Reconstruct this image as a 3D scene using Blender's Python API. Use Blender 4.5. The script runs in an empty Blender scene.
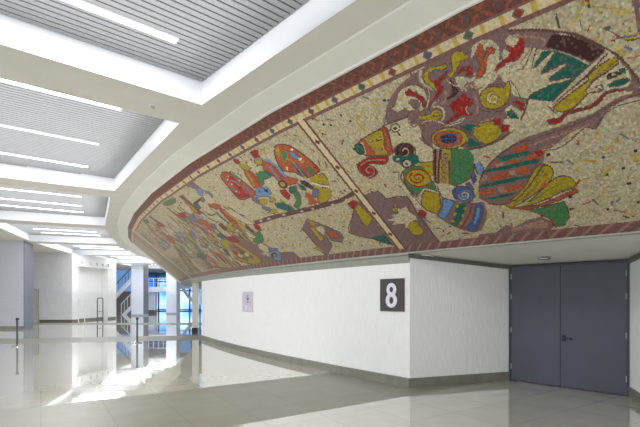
import bpy, bmesh, math, random
import numpy as np
random.seed(7); rng = np.random.default_rng(7)
SC = bpy.context.scene; COL = SC.collection
# ---------- building geometry: everything is laid out round the bowl's axis ----------
CX, CY = 36.2, 38.2                      # axis of the circular stand
RB, RT, ZB, ZT = 46.17, 48.66, 2.40, 4.42    # mosaic: lower and upper rim
ZC = 4.50                                # ceiling
R = math.radians
def facet(th): return math.cos(R(1.875))/np.cos(np.radians(((th+154.4) % 3.75)-1.875))     # the rim is built of straight lengths
def pol(rho, th, z=0.0): return (CX + rho*math.cos(R(th)), CY + rho*math.sin(R(th)), z)

# ---------- materials ----------
def lin(c): return tuple((x/12.92 if x <= .04045 else ((x+.055)/1.055)**2.4) for x in [v/255 for v in c])
def mat(name, rgb, rough=.5, metal=0, noise=.06, nscale=6, bump=0, bscale=60, emit=None, es=0, spec=.5, stretch=None):
    m = bpy.data.materials.new(name); m.use_nodes = True; nt = m.node_tree; b = nt.nodes['Principled BSDF']
    b.inputs['Roughness'].default_value = rough; b.inputs['Metallic'].default_value = metal
    b.inputs['Specular IOR Level'].default_value = spec
    tc = nt.nodes.new('ShaderNodeTexCoord'); mp = nt.nodes.new('ShaderNodeMapping'); nt.links.new(tc.outputs['Object'], mp.inputs[0])
    if stretch: mp.inputs['Scale'].default_value = stretch
    n = nt.nodes.new('ShaderNodeTexNoise'); n.inputs['Scale'].default_value = nscale; n.inputs['Detail'].default_value = 4
    nt.links.new(mp.outputs[0], n.inputs[0])
    r = nt.nodes.new('ShaderNodeValToRGB'); c = lin(rgb)
    r.color_ramp.elements[0].position = .3; r.color_ramp.elements[1].position = .7
    r.color_ramp.elements[0].color = tuple(x*(1-noise) for x in c)+(1,); r.color_ramp.elements[1].color = tuple(min(1, x*(1+noise)) for x in c)+(1,)
    nt.links.new(n.outputs[0], r.inputs[0]); nt.links.new(r.outputs[0], b.inputs['Base Color'])
    if bump:
        n2 = nt.nodes.new('ShaderNodeTexNoise'); n2.inputs['Scale'].default_value = bscale; n2.inputs['Detail'].default_value = 3
        nt.links.new(mp.outputs[0], n2.inputs[0])
        bp = nt.nodes.new('ShaderNodeBump'); bp.inputs['Strength'].default_value = bump; bp.inputs['Distance'].default_value = .02
        nt.links.new(n2.outputs[0], bp.inputs['Height']); nt.links.new(bp.outputs[0], b.inputs['Normal'])
    if emit:
        b.inputs['Emission Color'].default_value = lin(emit)+(1,); b.inputs['Emission Strength'].default_value = es
    return m
M = {}
M['plaster'] = mat('ribbed_white_plaster', (243,243,243), .75, noise=.035, nscale=34, bump=.5, bscale=42, stretch=(1,1,.14))
M['white'] = mat('white_paint', (238,238,240), .6, noise=.03)
M['ceil'] = mat('matt_ceiling_paint', (222,220,212), .8, noise=.03, nscale=2)
M['fascia'] = mat('fascia_paint', (232,231,224), .7, noise=.03, nscale=2)
M['reveal'] = mat('white_gloss_with_glow', (246,248,252), .5, noise=.01, emit=(235,242,255), es=.03)  # faint emission in the paint brightens the coffer sides; no lamp there
M['slat'] = mat('grey_slat_aluminium', (140,141,143), .45, metal=0, noise=.03)
M['void'] = mat('dark_ceiling_void', (84,84,86), .9)
M['trim'] = mat('grey_green_trim', (158,160,150), .5, noise=.08)
M['trimdark'] = mat('dark_trim', (104,104,94), .5, noise=.08)
M['base'] = mat('grey_stone_skirting', (132,130,118), .35, noise=.14, nscale=5)
M['basedark'] = mat('brown_stone_skirting', (116,108,100), .35, noise=.12, nscale=5)
M['door'] = mat('blue_grey_door_paint', (86,89,102), .5, noise=.05, nscale=3)
M['doorframe'] = mat('dark_door_frame', (66,68,80), .45)
M['steel'] = mat('polished_steel', (205,208,212), .2, metal=.9)
M['black'] = mat('black_plastic', (18,18,22), .4)
M['post'] = mat('dark_grey_metal', (84,86,94), .35, metal=.6)
M['lamp'] = mat('lit_diffuser', (255,255,255), .5, emit=(246,249,255), es=14.0)
M['lampoff'] = mat('unlit_diffuser', (225,226,228), .4)
M['housing'] = mat('white_aluminium', (225,226,228), .4)
M['pier'] = mat('lilac_white_panel', (206,207,218), .6, noise=.05, nscale=9, stretch=(.2,.2,6))
M['pierside'] = mat('grey_metal_cladding', (112,114,128), .4, noise=.05)
M['cream'] = mat('cream_paint', (222,220,210), .6, noise=.04)
M['signbrown'] = mat('dark_brown_sign', (64,58,54), .45)
M['signink'] = mat('pale_lilac_ink', (232,228,244), .5)
M['acrylic'] = mat('lilac_grey_plate', (205,200,212), .35)
M['ink'] = mat('grey_lilac_ink', (120,112,128), .5)
M['notice'] = mat('pale_blue_plate', (176,206,232), .4)
M['coolwhite'] = mat('cool_white_paint', (226,234,250), .6, noise=.03)
M['bluewall'] = mat('glowing_blue_wall', (150,185,232), .7, noise=.1, nscale=1.5, emit=(110,165,235), es=.35)  # daylight on these walls is put in as their own emission
M['step'] = mat('brown_grey_stone_step', (120,112,110), .6, noise=.1)
M['darkblue'] = mat('dark_blue_frame', (70,100,150), .4)
M['grey'] = mat('light_grey_metal', (176,178,182), .4)

def glass():
    m = bpy.data.materials.new('blue_tinted_glass'); m.use_nodes = True; nt = m.node_tree; nt.nodes.clear()
    o = nt.nodes.new('ShaderNodeOutputMaterial'); mx = nt.nodes.new('ShaderNodeMixShader'); mx.inputs[0].default_value = .12
    t = nt.nodes.new('ShaderNodeBsdfTransparent'); g = nt.nodes.new('ShaderNodeBsdfGlossy'); g.inputs['Roughness'].default_value = .05
    n = nt.nodes.new('ShaderNodeTexNoise'); n.inputs['Scale'].default_value = .35
    tc = nt.nodes.new('ShaderNodeTexCoord'); nt.links.new(tc.outputs['Object'], n.inputs[0])
    r = nt.nodes.new('ShaderNodeValToRGB'); r.color_ramp.elements[0].color = (.34,.58,.92,1); r.color_ramp.elements[1].color = (.75,.88,1,1)
    r.color_ramp.elements[0].position=.4; r.color_ramp.elements[1].position=.62
    nt.links.new(n.outputs[0], r.inputs[0]); nt.links.new(r.outputs[0], t.inputs[0])
    nt.links.new(t.outputs[0], mx.inputs[1]); nt.links.new(g.outputs[0], mx.inputs[2]); nt.links.new(mx.outputs[0], o.inputs[0])
    return m
M['glass'] = glass()

def floor_mat():
    m = bpy.data.materials.new('polished_tile_with_honed_bands'); m.use_nodes = True; nt = m.node_tree; b = nt.nodes['Principled BSDF']
    N = nt.nodes.new; Lk = nt.links.new
    tc = N('ShaderNodeTexCoord'); sx = N('ShaderNodeSeparateXYZ'); Lk(tc.outputs['Object'], sx.inputs[0])
    def math_(op, a, bb=None):
        n = N('ShaderNodeMath'); n.operation = op
        for i, v in enumerate((a, bb)):
            if v is None: continue
            if isinstance(v, (int, float)): n.inputs[i].default_value = v
            else: Lk(v, n.inputs[i])
        return n.outputs[0]
    def band(nx, ny, lo, hi):
        d = math_('ADD', math_('MULTIPLY', sx.outputs[0], nx), math_('MULTIPLY', sx.outputs[1], ny))
        return math_('MULTIPLY', math_('GREATER_THAN', d, lo), math_('LESS_THAN', d, hi))
    hb = band(-.545, .839, 5.08, 7.52)
    for bb in ((-.22, .976, 16.75, 18.9), (-.02, 1.0, 25.2, 27.2), (-.75,.66,-4.0,-1.7)): hb = math_('MAXIMUM', hb, band(*bb))
    mp = N('ShaderNodeMapping'); mp.inputs['Rotation'].default_value = (0, 0, R(-33)); Lk(tc.outputs['Object'], mp.inputs[0])
    br = N('ShaderNodeTexBrick'); br.offset = 0; br.inputs['Scale'].default_value = 1; br.inputs['Mortar Size'].default_value = .007; br.inputs['Brick Width'].default_value = .8; br.inputs['Row Height'].default_value = .8
    br.inputs['Mortar Smooth'].default_value = .1
    br.inputs['Color1'].default_value = (1,1,1,1); br.inputs['Color2'].default_value = (.93,.93,.93,1); br.inputs['Mortar'].default_value = (.76,.76,.76,1); Lk(mp.outputs[0], br.inputs[0])
    n = N('ShaderNodeTexNoise'); n.inputs['Scale'].default_value = 3; n.inputs['Detail'].default_value = 6; Lk(tc.outputs['Object'], n.inputs[0])
    r = N('ShaderNodeValToRGB'); r.color_ramp.elements[0].position=.3; r.color_ramp.elements[1].position=.7
    r.color_ramp.elements[0].color = (.94,.94,.94,1); r.color_ramp.elements[1].color = (1.04,1.04,1.04,1); Lk(n.outputs[0], r.inputs[0])
    c = N('ShaderNodeMixRGB'); c.inputs[1].default_value = lin((204,201,187))+(1,); c.inputs[2].default_value = lin((142,140,127))+(1,); Lk(hb, c.inputs[0])
    m1 = N('ShaderNodeMixRGB'); m1.blend_type = 'MULTIPLY'; m1.inputs[0].default_value = 1; Lk(c.outputs[0], m1.inputs[1]); Lk(r.outputs[0], m1.inputs[2])
    m2 = N('ShaderNodeMixRGB'); m2.blend_type = 'MULTIPLY'; m2.inputs[0].default_value = 1; Lk(m1.outputs[0], m2.inputs[1]); Lk(br.outputs[0], m2.inputs[2])
    Lk(m2.outputs[0], b.inputs['Base Color'])
    Lk(math_('ADD', math_('MULTIPLY', hb, .30), .045), b.inputs['Roughness'])
    b.inputs['Coat Roughness'].default_value = .03; b.inputs['Coat IOR'].default_value = 2.3
    Lk(math_('MULTIPLY', math_('SUBTRACT', 1, hb), .85), b.inputs['Coat Weight'])
    Lk(math_('SUBTRACT', .6, math_('MULTIPLY', hb, .35)), b.inputs['Specular IOR Level'])
    return m
M['floor'] = floor_mat()

# ---------- mesh helpers ----------
def link(o, parent=None):
    COL.objects.link(o)
    if parent: o.parent = parent
    return o
class MB:
    def __init__(s): s.v = []; s.f = []
    def face(s, pts): n = len(s.v); s.v += [tuple(p) for p in pts]; s.f.append(tuple(range(n, n+len(pts))))
    def hull(s, A, B):                        # two equal loops joined and capped
        n = len(s.v); k = len(A); s.v += [tuple(p) for p in A]+[tuple(p) for p in B]
        s.f.append(tuple(range(n, n+k))[::-1]); s.f.append(tuple(range(n+k, n+2*k)))
        for i in range(k): j = (i+1) % k; s.f.append((n+i, n+j, n+k+j, n+k+i))
    def prism(s, P, z0, z1): s.hull([(x, y, z0) for x, y in P], [(x, y, z1) for x, y in P])
    def box(s, c, d, rz=0):
        cs, sn = math.cos(rz), math.sin(rz); P = []
        for a, b in ((-1,-1),(1,-1),(1,1),(-1,1)):
            x, y = a*d[0]/2, b*d[1]/2; P.append((c[0]+x*cs-y*sn, c[1]+x*sn+y*cs))
        s.prism(P, c[2]-d[2]/2, c[2]+d[2]/2)
    def bar(s, a, b, w, h=None):              # square bar between two points
        h = h or w; a = np.array(a, float); b = np.array(b, float); d = b-a; d /= np.linalg.norm(d)
        up = np.array((0,0,1.)) if abs(d[2]) < .95 else np.array((1.,0,0)); x = np.cross(d, up); x /= np.linalg.norm(x); y = np.cross(x, d)
        q = [(-1,-1),(1,-1),(1,1),(-1,1)]
        s.hull([a+x*i*w/2+y*j*h/2 for i, j in q], [b+x*i*w/2+y*j*h/2 for i, j in q])
    def lathe(s, c, prof, n=24):
        k = len(s.v)
        for r, z in prof:
            for i in range(n): t = 2*math.pi*i/n; s.v.append((c[0]+r*math.cos(t), c[1]+r*math.sin(t), c[2]+z))
        for a in range(len(prof)-1):
            for i in range(n): j = (i+1) % n; s.f.append((k+a*n+i, k+a*n+j, k+(a+1)*n+j, k+(a+1)*n+i))
        s.f.append(tuple(k+i for i in range(n))[::-1]); s.f.append(tuple(k+(len(prof)-1)*n+i for i in range(n)))
    def ring(s, prof, t0, t1, n, closed=True, facets=False):    # profile of (rho, z) swept round the axis
        k = len(s.v); m = len(prof)
        for i in range(n+1):
            t = t0+(t1-t0)*i/n
            for p in prof: s.v.append(pol(p[0]*(facet(t) if facets else 1), t, p[1]))
        for i in range(n):
            for j in range(m if closed else m-1):
                jj = (j+1) % m; s.f.append((k+i*m+j, k+i*m+jj, k+(i+1)*m+jj, k+(i+1)*m+j))
        if closed: s.f.append(tuple(k+j for j in range(m))); s.f.append(tuple(k+n*m+j for j in range(m))[::-1])
    def build(s, name, m, parent=None, origin=None, bevel=0):
        me = bpy.data.meshes.new(name); o0 = origin or (0,0,0)
        me.from_pydata([(x-o0[0], y-o0[1], z-o0[2]) for x, y, z in s.v], [], s.f); me.update()
        bm = bmesh.new(); bm.from_mesh(me); bmesh.ops.remove_doubles(bm, verts=bm.verts, dist=1e-6); bmesh.ops.recalc_face_normals(bm, faces=bm.faces); bm.to_mesh(me); bm.free()
        me.materials.append(M[m]); o = bpy.data.objects.new(name, me); link(o, parent)
        o.location = o0
        if bevel: b = o.modifiers.new('bevel', 'BEVEL'); b.width = bevel; b.segments = 2
        return o
def struct(o): o['kind'] = 'structure'; return o
def tag(o, label, cat, group=None):
    o['label'] = label; o['category'] = cat
    if group: o['group'] = group
    return o
def empty(name, loc, rz=0):
    o = bpy.data.objects.new(name, None); o.empty_display_size = .2; COL.objects.link(o); o.location = loc; o.rotation_euler.z = rz; return o
def local_frame(b): return b

# ---------- floor ----------
b = MB(); b.face([(-60,-14,0),(30,-14,0),(30,90,0),(-60,90,0)]); struct(b.build('floor', 'floor'))

# ---------- curved wall of the stand ----------
TA, TB = -138.55, -151.9                 # near corner, far end
b = MB(); b.ring([(RB,0),(RB,2.22),(RB-.03,2.46),(RB-.35,2.46),(RB-.35,0)], TA, TB, 48); struct(b.build('wall_curved', 'plaster'))
b = MB(); b.ring([(RB+.018,0),(RB+.018,.155),(RB+.006,.165),(RB-.01,.165),(RB-.01,0)], TA, TB-.03, 48); struct(b.build('baseboard_curved', 'base'))
# end wall going back from the far end
e0 = pol(RB-.02, TB); e1 = pol(RB-6, TB); q1 = pol(RB-6, TB+.35); q0 = pol(RB-.02, TB+.3)
b = MB(); b.prism([e0[:2], e1[:2], q1[:2], q0[:2]], 0, 2.46); struct(b.build('wall_end', 'plaster'))
# alcove walls
A0 = pol(RB, TA)[:2]; DL = (3.655, 8.32); DR = (4.99, 6.93); TR = -133.86; A1 = pol(RB, TR)[:2]
def wallbox(p, q, th, z0, z1a, z1b, side=1):
    dx, dy = q[0]-p[0], q[1]-p[1]; L = math.hypot(dx, dy); nx, ny = -dy/L*th*side, dx/L*th*side
    bb = MB(); bb.hull([(p[0],p[1],z0),(p[0],p[1],z1a),(p[0]+nx,p[1]+ny,z1a),(p[0]+nx,p[1]+ny,z0)], [(q[0],q[1],z0),(q[0],q[1],z1b),(q[0]+nx,q[1]+ny,z1b),(q[0]+nx,q[1]+ny,z0)]); return bb
struct(wallbox(A0, DL, .14, 0, 2.37, 2.26).build('wall_alcove_left', 'plaster'))
struct(wallbox(A1, DR, .14, 0, 2.37, 2.26, -1).build('wall_alcove_right', 'plaster'))
struct(wallbox(A0, DL, .016, 0, .165, .165, -1).build('baseboard_alcove_left', 'base'))
struct(wallbox(A1, DR, .016, 0, .165, .165).build('baseboard_alcove_right', 'base'))
struct(wallbox(A0, DL, .03, 2.25, 2.38, 2.225, -1).build('trim_1', 'trimdark')) if 0 else None
def cornice(p, q, side, name):
    dx, dy = q[0]-p[0], q[1]-p[1]; L = math.hypot(dx, dy); nx, ny = -dy/L*.03*side, dx/L*.03*side
    bb = MB(); za, zb, h = 2.375, 2.218, .075
    bb.hull([(p[0],p[1],za-h),(p[0],p[1],za),(p[0]+nx,p[1]+ny,za),(p[0]+nx,p[1]+ny,za-h)], [(q[0],q[1],zb-h),(q[0],q[1],zb),(q[0]+nx,q[1]+ny,zb),(q[0]+nx,q[1]+ny,zb-h)])
    return struct(bb.build(name, 'trimdark'))
cornice(A0, DL, -1, 'trim_alcove_left'); cornice(A1, DR, 1, 'trim_alcove_right')
# wall continuing past the alcove towards the viewer's right
b = MB(); b.ring([(RB,0),(RB,2.22),(RB-.03,2.46),(RB-.35,2.46),(RB-.35,0)], -122, TR, 36); struct(b.build('wall_right', 'plaster'))
b = MB(); b.ring([(RB+.018,0),(RB+.018,.155),(RB+.006,.165),(RB-.01,.165),(RB-.01,0)], -122, TR+.03, 36); struct(b.build('baseboard_right', 'base'))
# wall over and behind the door (keeps the alcove closed)
ux, uy = DR[0]-DL[0], DR[1]-DL[1]; DW = math.hypot(ux, uy); ux /= DW; uy /= DW; nx, ny = uy, -ux   # n points ... into the alcove
if nx*(-DL[0])+ny*(-DL[1]) < 0: nx, ny = -nx, -ny
bk = (DL[0]-nx*.16, DL[1]-ny*.16); bk2 = (DR[0]-nx*.16, DR[1]-ny*.16)
struct(wallbox((bk[0]-ux*.3, bk[1]-uy*.3), (bk2[0]+ux*.3, bk2[1]+uy*.3), .1, 0, 2.46, 2.46, 1 if (-uy*nx+ux*ny) < 0 else -1).build('wall_alcove_back', 'white'))
# sloping soffit of the alcove
b = MB(); n = 10; E = [pol(RB+.01, TA+(TR-TA)*i/n, 2.385) for i in range(n+1)]
def lerp(p, q, t): return tuple(p[k]+(q[k]-p[k])*t for k in range(len(p)))
L0 = (DL[0]-nx*.18, DL[1]-ny*.18, 2.212); L1 = (DR[0]-nx*.18, DR[1]-ny*.18, 2.212)
for i in range(n):
    a, c = E[i], E[i+1]; a2, c2 = lerp(L0, L1, i/n), lerp(L0, L1, (i+1)/n)
    b.hull([a, c, c2, a2], [(p[0], p[1], 2.46) for p in (a, c, c2, a2)])
struct(b.build('ceiling_alcove', 'ceil'))
# continuous moulding under the mosaic: deep over the wall, slim over the alcove
for i, (t0, t1, prof) in enumerate(((TA, -154.5, [(RB+.012,2.24),(RB+.05,2.33),(RB+.03,2.345),(RB+.055,2.36),(RB+.055,2.40),(RB-.05,2.42),(RB-.05,2.215),(RB+.0,2.215)]),
                        (TR, TA, [(RB+.045,2.372),(RB+.055,2.378),(RB+.055,2.40),(RB-.02,2.42),(RB-.02,2.372)]),
                        (-122, TR, [(RB+.012,2.24),(RB+.05,2.33),(RB+.03,2.345),(RB+.055,2.36),(RB+.055,2.40),(RB-.05,2.42),(RB-.05,2.215),(RB+.0,2.215)]))):
    b = MB(); b.ring(prof, t0, t1, 40); struct(b.build('trim_%d' % (i+1), 'trim'))
b = MB(); b.ring([(RB+.05,2.372),(RB+.05,2.40),(RB-4,2.42),(RB-4,2.372)], -154.5, -200, 40); struct(b.build('trim_4', 'trim'))

# ---------- double door ----------
d0 = empty('door_1', (DL[0], DL[1], 0), math.atan2(uy, ux)); struct(d0)
sgn = 1 if (-uy*nx+ux*ny) > 0 else -1      # local +y or -y faces the hall
H = 2.205; fr = MB(); f = .035
fr.box((f/2, -sgn*.05, H/2), (f, .12, H)); fr.box((DW-f/2, -sgn*.05, H/2), (f, .12, H)); fr.box((DW/2, -sgn*.05, H-f/2), (DW-2*f, .12, f))
fr.build('door_frame', 'doorframe', d0)
split = .905
for k, (x0, x1) in enumerate(((f+.004, split-.003), (split+.003, DW-f-.004))):
    lf = MB(); lf.box(((x0+x1)/2, -sgn*.03, (H-f)/2+.004), (x1-x0, .045, H-f-.012)); leaf = lf.build('door_leaf', 'door', d0, bevel=.003)
    hx = x0-.004 if k == 0 else x1+.004
    for z in (.28, .98, 1.62, 2.0):
        hb = MB(); hb.lathe((hx, sgn*.002, z-.06), [(.005,0),(.008,.004),(.008,.106),(.005,.11)], 10); hb.box((hx+(.010 if k == 0 else -.010), -sgn*.005, z), (.016, .006, .09)); hb.build('hinge', 'grey', leaf)
    if k == 1:
        hz = .88; hd = MB(); hd.box((x0+.055, -sgn*.003+sgn*.004, hz), (.06, .012, .115)); hd.build('lock_plate', 'black', leaf, bevel=.003)
        hd = MB(); hd.bar((x0+.055, 0, hz), (x0+.055, sgn*.06, hz), .022); hd.bar((x0+.045, sgn*.055, hz), (x0+.185, sgn*.055, hz-.002), .02); hd.bar((x0+.18, sgn*.055, hz-.002), (x0+.19, sgn*.035, hz-.004), .018); hd.build('handle', 'black', leaf, bevel=.003)

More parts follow.
